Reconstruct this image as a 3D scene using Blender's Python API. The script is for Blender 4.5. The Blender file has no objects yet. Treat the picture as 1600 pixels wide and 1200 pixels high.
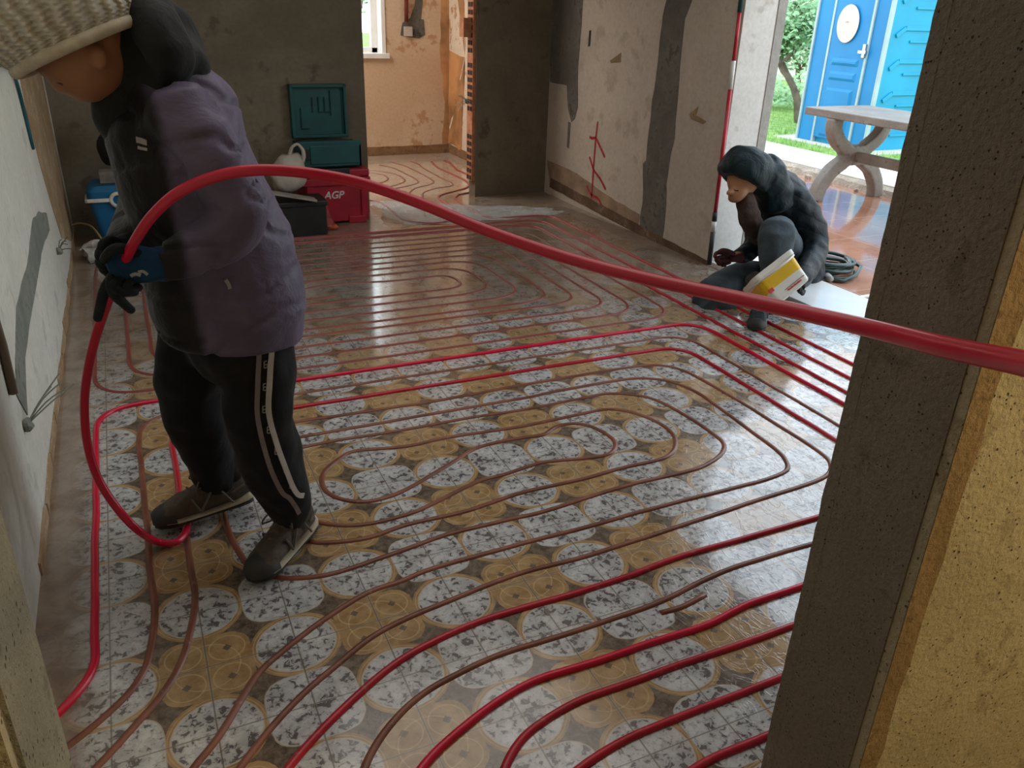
import bpy, math, random
from mathutils import Vector, Matrix, noise
random.seed(7)
V3 = Vector
scene = bpy.context.scene
COL = scene.collection
# ---------------------------------------------------------------- camera
cam_d = bpy.data.cameras.new('camera'); cam_d.sensor_width = 36; cam_d.lens = 28.357; cam_d.clip_start = .05; cam_d.clip_end = 300
cam = bpy.data.objects.new('camera', cam_d); COL.objects.link(cam); scene.camera = cam
CR = V3((.90789, -.41800, .03183)); CU = V3((.15082, .39656, .90554)); CF = V3((.39113, .81733, -.42307)); CC = V3((-.3918, -1.7342, 1.3820))
cam.matrix_world = Matrix(((CR.x, CU.x, -CF.x, CC.x), (CR.y, CU.y, -CF.y, CC.y), (CR.z, CU.z, -CF.z, CC.z), (0, 0, 0, 1)))
# ---------------------------------------------------------------- sky, bulb, added fill lights, exposure
world = bpy.data.worlds.new('overcast_sky'); scene.world = world; world.use_nodes = True
_n = world.node_tree.nodes; _l = world.node_tree.links
_bg = _n['Background']; _bg.inputs['Strength'].default_value = 3.6
_tc = _n.new('ShaderNodeTexCoord'); _sep = _n.new('ShaderNodeSeparateXYZ'); _cr = _n.new('ShaderNodeValToRGB')
_l.new(_tc.outputs['Generated'], _sep.inputs[0]); _l.new(_sep.outputs['Z'], _cr.inputs[0]); _l.new(_cr.outputs[0], _bg.inputs['Color'])
_cr.color_ramp.elements[0].position = 0.0; _cr.color_ramp.elements[0].color = (.93, .98, 1, 1)
_cr.color_ramp.elements[1].position = .7; _cr.color_ramp.elements[1].color = (.70, .82, .95, 1)
def lamp(name, kind, loc, target, power, color, size=.3, sy=None):
    d = bpy.data.lights.new(name, kind); d.energy = power; d.color = color
    if kind == 'AREA':
        d.size = size
        if sy: d.shape = 'RECTANGLE'; d.size_y = sy
    elif kind == 'POINT': d.shadow_soft_size = size
    o = bpy.data.objects.new(name, d); COL.objects.link(o); o.location = loc
    o.rotation_euler = (V3(target) - V3(loc)).to_track_quat('-Z', 'Y').to_euler(); return o
lamp('hall_bulb', 'POINT', (1.45, -2.05, 1.65), (1, -1, 1), 44, (1, .71, .32), .06)          # warm bulb in the hall behind the camera
lamp('ceiling_fill', 'AREA', (.6, .9, 2.68), (.6, .9, 0), 24, (1, .95, .88), 2.4)           # unseen soft fill added under the ceiling to lift the room
lamp('far_room_fill', 'AREA', (.25, 5.3, 2.6), (.6, 5.3, 0), 62, (1, .93, .84), 1.2)       # unseen fill added to brighten the room beyond
scene.view_settings.view_transform = 'Standard'; scene.view_settings.look = 'None'
scene.view_settings.exposure = 0.0; scene.view_settings.gamma = 1; scene.view_settings.use_curve_mapping = False
scene.cycles.max_bounces = 8; scene.cycles.diffuse_bounces = 5; scene.cycles.use_denoising = True

# ---------------------------------------------------------------- helpers
def ray(px, py): return CF * 1260.32 + CR * (px - 800) - CU * (py - 600)
def at(px, py, x=None, y=None, z=None, d=None):          # the point of the place seen at a pixel, on a known plane
    r = ray(px, py)
    if d is not None: return CC + r.normalized() * d
    if x is not None: t = (x - CC.x) / r.x
    elif y is not None: t = (y - CC.y) / r.y
    else: t = (z - CC.z) / r.z
    return CC + r * t
class G:                                                  # node-graph maker with operators
    def __init__(s, mat): s.t = mat.node_tree; s.n = s.t.nodes; s.l = s.t.links
    def put(s, sock, v):
        if isinstance(v, N): s.l.new(v.o, sock)
        elif isinstance(v, (tuple, list)): sock.default_value = tuple(v) + ((1,) if len(v) == 3 and len(sock.default_value) == 4 else ())
        else: sock.default_value = v
    def m(s, op, *a):
        n = s.n.new('ShaderNodeMath'); n.operation = op
        for i, v in enumerate(a): s.put(n.inputs[i], v)
        return N(s, n.outputs[0])
    def mix(s, f, a, b, mode='MIX'):
        n = s.n.new('ShaderNodeMix'); n.data_type = 'RGBA'; n.blend_type = mode
        s.put(n.inputs[0], f); s.put(n.inputs[6], a); s.put(n.inputs[7], b); return N(s, n.outputs[2])
    def coord(s, kind='Object'): return N(s, s.n.new('ShaderNodeTexCoord').outputs[kind])
    def xyz(s, v):
        n = s.n.new('ShaderNodeSeparateXYZ'); s.put(n.inputs[0], v); return [N(s, o) for o in n.outputs]
    def vec(s, x, y, z):
        n = s.n.new('ShaderNodeCombineXYZ'); s.put(n.inputs[0], x); s.put(n.inputs[1], y); s.put(n.inputs[2], z); return N(s, n.outputs[0])
    def noise(s, scale, detail=3, rough=.55, v=None, dist=0):
        n = s.n.new('ShaderNodeTexNoise'); n.inputs['Scale'].default_value = scale; n.inputs['Detail'].default_value = detail
        n.inputs['Roughness'].default_value = rough; n.inputs['Distortion'].default_value = dist
        s.put(n.inputs['Vector'], v if v is not None else s.coord()); return N(s, n.outputs[0])
    def vor(s, scale, v=None, feat='F1'):
        n = s.n.new('ShaderNodeTexVoronoi'); n.feature = feat; n.inputs['Scale'].default_value = scale
        s.put(n.inputs['Vector'], v if v is not None else s.coord()); return N(s, n.outputs[0])
    def ramp(s, f, a, b):                                  # smooth 0..1 between a and b
        n = s.n.new('ShaderNodeMapRange'); n.interpolation_type = 'SMOOTHSTEP'; n.inputs[1].default_value = a; n.inputs[2].default_value = b
        s.put(n.inputs[0], f); return N(s, n.outputs[0])
    def bump(s, h, strength=.5, dist=.01):
        n = s.n.new('ShaderNodeBump'); n.inputs['Strength'].default_value = strength; n.inputs['Distance'].default_value = dist
        s.put(n.inputs['Height'], h); s.l.new(n.outputs[0], s.n['Principled BSDF'].inputs['Normal'])
    def out(s, **k):
        b = s.n['Principled BSDF']
        for key, v in k.items(): s.put(b.inputs[{'col': 'Base Color', 'rough': 'Roughness', 'spec': 'Specular IOR Level', 'metal': 'Metallic', 'coat': 'Coat Weight', 'crough': 'Coat Roughness', 'trans': 'Transmission Weight', 'alpha': 'Alpha', 'sheen': 'Sheen Weight', 'sss': 'Subsurface Weight', 'ecol': 'Emission Color', 'estr': 'Emission Strength'}[key]], v)
class N:
    def __init__(s, g, o): s.g = g; s.o = o
    def __add__(s, v): return s.g.m('ADD', s, v)
    def __radd__(s, v): return s.g.m('ADD', s, v)
    def __sub__(s, v): return s.g.m('SUBTRACT', s, v)
    def __rsub__(s, v): return s.g.m('SUBTRACT', v, s)
    def __mul__(s, v): return s.g.m('MULTIPLY', s, v)
    def __rmul__(s, v): return s.g.m('MULTIPLY', s, v)
    def __truediv__(s, v): return s.g.m('DIVIDE', s, v)
    def lt(s, v): return s.g.m('LESS_THAN', s, v)
    def gt(s, v): return s.g.m('GREATER_THAN', s, v)
    def abs(s): return s.g.m('ABSOLUTE', s)
    def pw(s, v): return s.g.m('POWER', s, v)
def newmat(name):
    m = bpy.data.materials.new(name); m.use_nodes = True; return m, G(m)
def plain(name, col, rough=.6, var=.15, scale=8, bump=0, bscale=60, spec=.5, metal=0, **k):
    m, g = newmat(name); n = g.noise(scale)
    c2 = tuple(c * (1 - var * 1.6) for c in col); c1 = tuple(min(1, c * (1 + var)) for c in col)
    g.out(col=g.mix(g.ramp(n, .3, .7), c2, c1), rough=rough, spec=spec, metal=metal, **k)
    if bump: g.bump(g.noise(bscale, 4), bump, .004)
    return m
class MB:                                                  # mesh maker
    def __init__(s): s.v = []; s.f = []; s.mi = []; s.cur = 0
    def mat(s, i): s.cur = i; return s
    def face(s, idx): s.f.append(tuple(idx)); s.mi.append(s.cur)
    def box(s, lo, hi, M=None):
        b = len(s.v)
        for z in (lo[2], hi[2]):
            for x, y in ((lo[0], lo[1]), (hi[0], lo[1]), (hi[0], hi[1]), (lo[0], hi[1])):
                p = V3((x, y, z)); s.v.append(M @ p if M else p)
        for q in ((0, 3, 2, 1), (4, 5, 6, 7), (0, 1, 5, 4), (1, 2, 6, 5), (2, 3, 7, 6), (3, 0, 4, 7)): s.face([b + i for i in q])
        return s
    def ring_loft(s, rings, cap=True, closed=False):
        b = len(s.v); n = len(rings[0]); m = len(rings)
        for r in rings: s.v += [V3(p) for p in r]
        for i in range(m if closed else m - 1):
            for j in range(n):
                k = (j + 1) % n; i2 = (i + 1) % m
                s.face((b + i * n + j, b + i * n + k, b + i2 * n + k, b + i2 * n + j))
        if cap and not closed:
            s.face([b + j for j in range(n)][::-1]); s.face([b + (m - 1) * n + j for j in range(n)])
        return s
    def prism(s, poly, d):                                 # poly: 3-D points in a plane, pushed along d
        d = V3(d); return s.ring_loft([[V3(p) for p in poly], [V3(p) + d for p in poly]])
    def limb(s, pts, rad, ref=(0, 1, 0), n=20, power=2.0, endcap=.6, sub=4, cap0=None):
        pts = [V3(p) for p in pts]; rad = [(r, r) if not isinstance(r, (tuple, list)) else tuple(r) for r in rad]
        P, R = smooth(pts, sub), smooth([V3((a, b, 0)) for a, b in rad], sub)
        ref = V3(ref); rings = []
        L = len(P); T = [(P[min(i + 1, L - 1)] - P[max(i - 1, 0)]).normalized() for i in range(L)]
        def ring(c, t, a, b):
            side = (ref - t * ref.dot(t))
            side = side.normalized() if side.length > .05 else t.orthogonal().normalized()
            w = t.cross(side); o = []
            for j in range(n):
                q = 2 * math.pi * j / n; cx, sx = math.cos(q), math.sin(q)
                cx = math.copysign(abs(cx) ** (2 / power), cx); sx = math.copysign(abs(sx) ** (2 / power), sx)
                o.append(c + side * a * cx + w * b * sx)
            return o
        r0 = min(R[0].x, R[0].y) * (cap0 if cap0 is not None else endcap); r1 = min(R[-1].x, R[-1].y) * endcap
        for k in (80, 55, 30):
            a = math.radians(k); rings.append(ring(P[0] - T[0] * r0 * math.sin(a), T[0], R[0].x * math.cos(a), R[0].y * math.cos(a)))
        for p, t, r in zip(P, T, R): rings.append(ring(p, t, r.x, r.y))
        for k in (30, 55, 80):
            a = math.radians(k); rings.append(ring(P[-1] + T[-1] * r1 * math.sin(a), T[-1], R[-1].x * math.cos(a), R[-1].y * math.cos(a)))
        return s.ring_loft(rings)
    def tube(s, pts, r, n=8, sub=0, closed=False):
        P = smooth([V3(p) for p in pts], sub, closed) if sub else [V3(p) for p in pts]
        L = len(P); rings = []; nrm = None
        for i in range(L):
            a, c = (P[i - 1], P[(i + 1) % L]) if closed else (P[max(i - 1, 0)], P[min(i + 1, L - 1)])
            t = (c - a).normalized()
            if nrm is None: nrm = t.orthogonal().normalized()
            nrm = (nrm - t * nrm.dot(t)).normalized(); w = t.cross(nrm); rr = r[i] if isinstance(r, list) else r
            rings.append([P[i] + (nrm * math.cos(q) + w * math.sin(q)) * rr for q in [2 * math.pi * j / n for j in range(n)]])
        return s.ring_loft(rings, True, closed)
    def lathe(s, prof, M=None, n=24):
        M = M or Matrix(); rings = []
        for r, z in prof: rings.append([M @ V3((r * math.cos(2 * math.pi * j / n), r * math.sin(2 * math.pi * j / n), z)) for j in range(n)])
        return s.ring_loft(rings)
    def ball(s, c, r, M=None, nu=18, nv=12):
        c = V3(c); r = V3(r if isinstance(r, (tuple, list)) else (r, r, r)); rings = []
        for i in range(1, nv):
            a = math.pi * i / nv
            rings.append([c + (M.to_3x3() if M else Matrix.Identity(3)) @ V3((r.x * math.sin(a) * math.cos(2 * math.pi * j / nu), r.y * math.sin(a) * math.sin(2 * math.pi * j / nu), -r.z * math.cos(a))) for j in range(nu)])
        return s.ring_loft(rings)
    def build(s, name, mats, parent=None, smoothf=False, bevel=0, wob=0, origin=None, remesh=0, soften=0, subsurf=0, wobs=6):
        me = bpy.data.meshes.new(name); org = V3(origin) if origin else V3((0, 0, 0))
        me.from_pydata([tuple(V3(v) - org) for v in s.v], [], s.f); me.update()
        if not isinstance(mats, (list, tuple)): mats = [mats]
        for m in mats: me.materials.append(m)
        me.polygons.foreach_set('material_index', s.mi)
        o = bpy.data.objects.new(name, me); COL.objects.link(o); o.location = org
        if parent is not None: o.parent = parent; o.location = org - parent.location if parent.parent is None else org - parent.matrix_world.translation
        if remesh:
            md = o.modifiers.new('r', 'REMESH'); md.mode = 'VOXEL'; md.voxel_size = remesh; md.use_smooth_shade = True
            if soften: q = o.modifiers.new('s', 'SMOOTH'); q.iterations = soften; q.factor = .5
            bake(o)
        if subsurf: q = o.modifiers.new('ss', 'SUBSURF'); q.levels = q.render_levels = subsurf; bake(o)
        if bevel:
            q = o.modifiers.new('b', 'BEVEL'); q.width = bevel; q.segments = 2; q.limit_method = 'ANGLE'; q.angle_limit = .6; bake(o)
        if wob:
            for v in o.data.vertices:
                p = (v.co + org) * wobs; v.co += noise.noise_vector(p) * wob
        if smoothf or remesh: o.data.polygons.foreach_set('use_smooth', [True] * len(o.data.polygons))
        o.data.update(); return o
def bake(o):
    bpy.context.view_layer.update()
    dg = bpy.context.evaluated_depsgraph_get()
    me = bpy.data.meshes.new_from_object(o.evaluated_get(dg)); o.modifiers.clear(); o.data = me
def smooth(P, sub, closed=False):
    if sub <= 1 or len(P) < 3: return list(P)
    out = []; n = len(P); rng = n if closed else n - 1
    for i in range(rng):
        if closed: p0, p1, p2, p3 = P[i - 1], P[i], P[(i + 1) % n], P[(i + 2) % n]
        else: p0, p1, p2, p3 = P[max(i - 1, 0)], P[i], P[i + 1], P[min(i + 2, n - 1)]
        for k in range(sub):
            t = k / sub
            out.append(.5 * ((2 * p1) + (p2 - p0) * t + (2 * p0 - 5 * p1 + 4 * p2 - p3) * t * t + (3 * p1 - p0 - 3 * p2 + p3) * t ** 3))
    if not closed: out.append(P[-1])
    return out
def fillet(P, r):                                          # 2-D polyline with rounded corners
    P = [V3((p[0], p[1], 0)) for p in P]; out = [P[0]]
    for a, b, c in zip(P, P[1:], P[2:]):
        u = (a - b); w = (c - b); rr = min(r, u.length * .48, w.length * .48); u.normalize(); w.normalize()
        s, e = b + u * rr, b + w * rr
        for k in range(9):
            t = k / 8; out.append(s * (1 - t) ** 2 + b * 2 * t * (1 - t) * .93 + b * 2 * t * (1 - t) * .07 + e * t * t)
    out.append(P[-1]); return out
def tag(o, label=None, cat=None, group=None, kind=None):
    if label: o['label'] = label
    if cat: o['category'] = cat
    if group: o['group'] = group
    if kind: o['kind'] = kind
    return o
def empty(name, loc, label, cat, group=None):
    o = bpy.data.objects.new(name, None); COL.objects.link(o); o.location = loc; o.empty_display_size = .05; bpy.context.view_layer.update(); return tag(o, label, cat, group)
def struct(o): o['kind'] = 'structure'; return o
def textmesh(body, size, name, mat, parent, M, ext=.001):
    c = bpy.data.curves.new(name, 'FONT'); c.body = body; c.size = size; c.extrude = ext; c.align_x = 'CENTER'; c.align_y = 'CENTER'; c.offset = size * .02; c.shear = .25
    t = bpy.data.objects.new(name, c); COL.objects.link(t); bpy.context.view_layer.update()
    me = bpy.data.meshes.new_from_object(t.evaluated_get(bpy.context.evaluated_depsgraph_get())); bpy.data.objects.remove(t)
    me.transform(M); me.transform(Matrix.Translation(-parent.location)); me.materials.clear(); me.materials.append(mat)
    o = bpy.data.objects.new(name, me); COL.objects.link(o); o.parent = parent; return o
def frame(o, x, y, z=None):                                # matrix with given axes
    x = V3(x).normalized(); y = V3(y); y = (y - x * x.dot(y)).normalized(); z = x.cross(y)
    return Matrix(((x.x, y.x, z.x, o[0]), (x.y, y.y, z.y, o[1]), (x.z, y.z, z.z, o[2]), (0, 0, 0, 1)))

# ---------------------------------------------------------------- materials
def m_floor():
    m, g = newmat('printed_tile'); P = g.coord(); x, y, z = g.xyz(P)
    u = x * 5.0; v = y * -5.0
    iu = g.m('ROUND', u); iv = g.m('ROUND', v); fu = u - iu; fv = v - iv
    pi = g.m('FLOORED_MODULO', iu, 2.0) if False else g.m('ABSOLUTE', g.m('MODULO', iu, 2.0)); pj = g.m('ABSOLUTE', g.m('MODULO', iv, 2.0))
    pi = pi.gt(.5); pj = pj.gt(.5)
    square = pi * (1.0 - pj); ornate = (1.0 - pi) * pj; ring = 1.0 - square - ornate
    wob = (g.noise(30, 2) - .5) * .03
    r = g.m('SQRT', fu * fu + fv * fv) + wob
    a, b = fu.abs(), fv.abs()
    rs = (a.pw(3.6) + b.pw(3.6)).pw(1 / 3.6) + wob
    # marble
    w1 = g.noise(55, 4, .6, dist=.6); w2 = g.noise(16, 3)
    spk = g.ramp(w1 + (w2 - .5) * .40, .46, .39); spk2 = g.ramp(w1, .54, .44)
    marble = g.mix(g.ramp(w2, .3, .7), (.40, .41, .42), (.64, .66, .67)); marble = g.mix(spk2 * .45, marble, (.30, .28, .29)); marble = g.mix(g.ramp(g.noise(110, 3, .7), .55, .68) * .5, marble, (.20, .18, .18)); marble = g.mix(spk * .85, marble, (.07, .06, .065))
    gold = g.mix(g.ramp(g.noise(22, 4, .65), .3, .7), (.29, .175, .075), (.46, .31, .155))
    dark = g.mix(g.ramp(g.noise(40, 4, .7), .35, .65), (.085, .065, .05), (.20, .155, .115))
    col = dark
    goldm = ring * r.lt(.53) * r.gt(.40)
    col = g.mix(goldm, col, gold)
    # ornate medallion
    om = ornate * rs.lt(.52); col = g.mix(om, col, gold)
    da = (a - .24).abs(); db = (b - .24).abs(); dia = om * (da + db).lt(.055)
    cr = g.m('SQRT', (a - .24).pw(2) * 1.0 + (b - .24) * (b - .24))
    cr = g.m('SQRT', da * da + db * db)
    rim = om * ((cr - .20).abs().lt(.009)); rim2 = om * ((r - .36).abs().lt(.008))
    col = g.mix((rim + rim2) * .5, col, (.62, .47, .27)); col = g.mix(dia * .8, col, (.10, .085, .075))
    goldr = ring * ((r - .495).abs().lt(.007)); col = g.mix(goldr * .45, col, (.6, .45, .27))
    wm = ring * r.lt(.452); wq = square * rs.lt(.493)
    col = g.mix(wm, col, marble); col = g.mix(wq, col, marble)
    edge = ring * ((r - .455).abs().lt(.011)) + square * ((rs - .496).abs().lt(.010)); col = g.mix(edge * .7, col, (.55, .52, .46))
    gr = g.m('MAXIMUM', a.lt(.0085), b.lt(.0065)); gl = g.m('MAXIMUM', a.lt(.018), b.lt(.014))
    col = g.mix(gl * .3, col, (.50, .45, .38)); col = g.mix(gr * .75, col, (.13, .12, .11))
    # dried screed dust: everywhere thin, thicker where the room has not been swept
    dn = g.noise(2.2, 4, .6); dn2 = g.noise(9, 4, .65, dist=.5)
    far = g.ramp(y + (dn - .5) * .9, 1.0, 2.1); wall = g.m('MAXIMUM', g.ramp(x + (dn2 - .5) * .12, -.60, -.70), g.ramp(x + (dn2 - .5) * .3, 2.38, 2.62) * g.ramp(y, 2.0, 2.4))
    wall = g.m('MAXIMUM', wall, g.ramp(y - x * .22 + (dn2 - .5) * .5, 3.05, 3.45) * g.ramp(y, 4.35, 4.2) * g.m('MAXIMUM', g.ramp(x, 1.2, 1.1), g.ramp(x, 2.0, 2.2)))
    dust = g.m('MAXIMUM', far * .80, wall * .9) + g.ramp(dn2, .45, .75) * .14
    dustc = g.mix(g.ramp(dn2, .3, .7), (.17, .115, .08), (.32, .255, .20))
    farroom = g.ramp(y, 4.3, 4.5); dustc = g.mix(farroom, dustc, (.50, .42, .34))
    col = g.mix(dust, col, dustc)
    rough = g.mix(g.ramp(dn2, .35, .7), (.13, .13, .13), (.26, .26, .26)); 
    rgh = g.ramp(dn2, .35, .7) * .12 + .13 + wall * .25
    # crumpled clear film glued over the boards
    wr = g.noise(13, 3, .5, g.vec(x * 1.5, y * .8, z), dist=1.2); wr = (wr - .5).abs()
    crk = g.ramp(wr, .05, 0.0) * (g.ramp(x + y * -.35, .75, 1.5) * .75 + .12)
    h = crk * .5 + gl * -.30 + gr * -.5 + g.noise(90, 3) * .02 + g.noise(6, 3) * .2
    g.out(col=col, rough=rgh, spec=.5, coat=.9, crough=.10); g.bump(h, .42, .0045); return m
def m_wall(name, c1, c2, c3=None, scale=2.4, bump=.35, rough=.9, pits=0, fine=40):
    m, g = newmat(name); n1 = g.noise(scale, 5, .6, dist=.4); n2 = g.noise(scale * 5, 4, .6); f = g.noise(fine, 5, .65)
    col = g.mix(g.ramp(n1, .32, .68), c1, c2)
    if c3: col = g.mix(g.ramp(n2 + (n1 - .5) * .6, .58, .70) * .8, col, c3)
    col = g.mix(g.ramp(f, .35, .7) * .22, col, tuple(c * .55 for c in c1))
    h = f * .5 + n2 * .5
    if pits:
        v = g.vor(pits); pn = g.noise(pits * .3, 2); pm = g.ramp(v + (pn - .5) * .5, .17, .02)
        col = g.mix(pm * .8, col, tuple(c * .28 for c in c1)); h = h - pm * 1.3
    g.out(col=col, rough=rough, spec=.2); g.bump(h, bump, .012); return m
M = {}
M['floor'] = m_floor()
M['back'] = m_wall('grey_render', (.155, .128, .092), (.22, .185, .135), (.105, .088, .062), 1.3, .25)
M['white'] = m_wall('old_white_plaster', (.44, .385, .33), (.55, .49, .425), (.41, .35, .29), 1.1, .2)
M['left'] = m_wall('bright_white_plaster', (.66, .67, .61), (.76, .77, .71), (.55, .56, .50), 1.6, .2)
M['mortar'] = m_wall('grey_mortar', (.115, .108, .098), (.17, .158, .142), (.09, .082, .072), 4, .6)
M['mortar2'] = m_wall('greenish_mortar', (.20, .22, .20), (.27, .29, .26), (.16, .17, .15), 5, .6)
M['base'] = m_wall('bare_wall_foot', (.10, .062, .040), (.17, .112, .075), (.24, .19, .14), 6, .7)
M['ochre'] = m_wall('ochre_plaster_edge', (.36, .25, .14), (.46, .34, .22), (.55, .46, .34), 6, .5)
M['orange'] = m_wall('orange_stained_plaster', (.62, .44, .30), (.70, .54, .40), (.50, .27, .13), 1.7, .2)
M['orangew'] = m_wall('pale_stained_plaster', (.72, .60, .48), (.78, .68, .56), (.45, .22, .09), 2.6, .3)
M['footb'] = m_wall('brown_wall_foot', (.22, .12, .065), (.30, .18, .10), (.15, .08, .05), 5, .5)
M['conc'] = m_wall('rough_concrete', (.25, .225, .19), (.33, .30, .265), (.18, .16, .13), 3, 1.0, pits=130, fine=120)
M['rough'] = m_wall('warm_lit_concrete', (.46, .42, .30), (.56, .52, .39), (.36, .32, .22), 4, 1.0, pits=85, fine=110)  # paler, yellower copy of the rough concrete, warm light put into its colour
M['jamb'] = m_wall('olive_coarse_render', (.27, .275, .235), (.36, .36, .31), (.20, .20, .165), 4, 1.0, pits=95, fine=110)
M['chip'] = m_wall('broken_render', (.26, .19, .11), (.34, .25, .15), (.18, .13, .08), 9, 1.0, fine=80)
M['ceil'] = m_wall('ceiling_plaster', (.5, .47, .42), (.6, .57, .5), None, 2, .2)
M['reveal'] = m_wall('reveal_plaster', (.58, .56, .52), (.68, .66, .62), (.45, .42, .37), 1.5, .2)
def m_brick():
    m, g = newmat('hollow_brick'); x, y, z = g.xyz(g.coord())
    fz = g.m('FRACT', z * 14.0); fy = g.m('FRACT', y * 16.0)
    g.out(col=g.mix(g.ramp(g.noise(20), .3, .7), (.36, .13, .06), (.52, .24, .13)), rough=.9); g.bump(g.noise(60), .5, .005); return m
M['brick'] = m_brick()
M['hole'] = plain('brick_hole_shadow', (.03, .015, .01), .95)
def m_pipe(name, col, col2, rough=.32):
    m, g = newmat(name); n = g.noise(7, 3); d = g.noise(40, 3)
    c = g.mix(g.ramp(n, .35, .65), col, col2); c = g.mix(g.ramp(d, .62, .75) * .35, c, (.35, .27, .2)); c = g.mix(g.ramp(g.xyz(g.coord())[1], 1.4, 3.0) * .5, c, (.20, .13, .10))
    g.out(col=c, rough=rough, spec=.5); return m
M['red'] = m_pipe('red_pipe', (.38, .010, .026), (.50, .014, .034)); M['rednew'] = plain('bright_red_pipe', (.62, .008, .045), .3, .06)
M['brown'] = m_pipe('brown_pipe', (.15, .045, .022), (.25, .085, .048), .4)
M['dullred'] = m_pipe('dusty_red_pipe', (.20, .035, .028), (.27, .05, .04), .4)
M['white_p'] = plain('white_plastic', (.72, .72, .68), .4); M['black'] = plain('black_plastic', (.018, .018, .018), .5)
M['steel'] = plain('steel', (.5, .5, .5), .35, metal=1)

# ---------------------------------------------------------------- floors
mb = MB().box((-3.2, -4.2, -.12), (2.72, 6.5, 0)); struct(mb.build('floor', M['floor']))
M['floor'].node_tree.nodes
# ---------------------------------------------------------------- room shell
H = 2.7
def blob(poly, amp=.012, step=.05, seed=0):                 # ragged outline
    out = []; n = len(poly)
    for i in range(n):
        a, b = V3(poly[i]), V3(poly[(i + 1) % n]); k = max(1, int((b - a).length / step))
        for j in range(k):
            p = a.lerp(b, j / k); out.append(p + noise.noise_vector(p * 9 + V3((seed, 0, 0))) * amp)
    return out
def patch(mb, pix, axis, val, thick, amp=.01, seed=0, mi=1):
    pts = [at(*p, **{axis: val}) for p in pix]; pts = blob(pts, amp, .04, seed)
    k = 'xyz'.index(axis)
    for p in pts: p[k] = val
    d = [0, 0, 0]; d[k] = thick; mb.mat(mi).prism(pts, d); mb.mat(0)
# left wall
mb = MB().box((-.91, -1.0, 0), (-.76, 4.15, H))
patch(mb, [(50, 345), (60, 330), (72, 333), (77, 360), (66, 385), (60, 420), (54, 455), (46, 500), (38, 560), (40, 620), (42, 650), (25, 618), (23, 560), (25, 480), (34, 440), (43, 410), (46, 380)], 'x', -.76, .003, .006)
patch(mb, [(16, 60), (62, 60), (62, 103), (116, 378), (96, 372), (80, 320), (60, 250), (40, 170), (28, 110)], 'x', -.76, .002, .004, mi=2)
mb.mat(2)
for i in range(12):
    y0 = .3 + i * .3; mb.prism(blob([(-.76, y0, 0), (-.76, y0 + .28, 0), (-.76, y0 + .28, .035 + .03 * random.random()), (-.76, y0, .035 + .03 * random.random())], .006, .05), (.006, 0, 0))
struct(mb.build('wall_left', [M['left'], M['mortar2'], M['ochre']]))
# back wall, slightly skewed, with the doorway to the room beyond
def skew_box(mb, a, b, th, z0, z1):
    a = V3((a[0], a[1], 0)); b = V3((b[0], b[1], 0)); nn = V3((-(b - a).y, (b - a).x, 0)).normalized() * th
    mb.ring_loft([[p + V3((0, 0, z0)) for p in (a, b, b + nn, a + nn)], [p + V3((0, 0, z1)) for p in (a, b, b + nn, a + nn)]])
mb = MB(); skew_box(mb, (-.78, 3.90), (1.165, 4.03), .14, 0, H)
mb.box((1.1, 4.26, 2.15), (2.12, 4.39, H))
struct(mb.build('wall_back', [M['back']]))
# pier between doorway and right wall with broken hollow bricks on its side
mb = MB().box((2.09, 4.26, 0), (2.84, 4.39, H)); mb.mat(1)
mb.box((2.065, 4.275, .12), (2.0905, 4.385, 2.3))
for i, z in enumerate([.12 + .052 * k for k in range(28)]):
    if .46 < z < .62 or 1.0 < z < 1.03: continue
    mb.mat(2)
    for yy in (4.285, 4.335): mb.box((2.062, yy, z + .008), (2.0655, yy + .036, z + .040))
mb.mat(1); mb.box((2.0, 4.30, 1.17), (2.07, 4.385, 1.30)); mb.mat(0)
struct(mb.build('wall_pier', [M['back'], M['brick'], M['hole']]))
# right wall with the outer doorway
mb = MB().box((2.71, 2.05, 0), (3.0, 4.4, H)); mb.box((2.71, .1, 2.15), (3.0, 2.05, H)); mb.box((2.71, -1.0, 0), (3.0, .1, H))
patch(mb, [(1048, -90), (1042, 0), (1036, 25), (1031, 67), (1025, 125), (1020, 155), (1012, 225), (1010, 250), (1005, 256), (1005, 316), (1000, 340), (1000, 355), (1034, 378), (1037, 360), (1042, 318), (1041, 288), (1048, 244), (1054, 216), (1062, 120), (1065, 75), (1070, 30), (1081, 0), (1090, -90)], 'x', 2.71, -.003, .008)
patch(mb, [(861, -90), (860, 128), (886, 134), (888, 170), (893, 191), (898, 186), (903, 168), (903, 105), (909, 37), (911, 0), (915, -90)], 'x', 2.71, -.003, .006)
patch(mb, [(888, 190), (892, 192), (889, 232), (886, 230)], 'x', 2.71, -.002, .003)
patch(mb, [(953, 95), (971, 82), (970, 97), (955, 99)], 'x', 2.71, -.002, .003, mi=3)
patch(mb, [(1077, 178), (1092, 166), (1088, 180), (1104, 190), (1098, 194), (1080, 186)], 'x', 2.71, -.002, .003, mi=3)
patch(mb, [(921, 48), (924, 47), (922, 72), (919, 73)], 'x', 2.71, -.002, .001, mi=5)
patch(mb, [(859, 292), (861, 278), (940, 320), (1000, 352), (1060, 384), (1108, 408), (1104, 416), (1035, 386), (950, 341)], 'x', 2.71, -.004, .005, mi=2)
patch(mb, [(855, 250), (900, 270), (960, 312), (1000, 335), (998, 352), (930, 322), (859, 286)], 'x', 2.71, -.001, .008, mi=4)
mb.mat(6)                                                   # reveal of the doorway
mb.box((2.712, 2.046, 0), (2.93, 2.0505, 2.15)); mb.mat(7); mb.box((2.94, 2.045, 0), (3.0, 2.0505, 2.15)); mb.mat(0)
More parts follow.
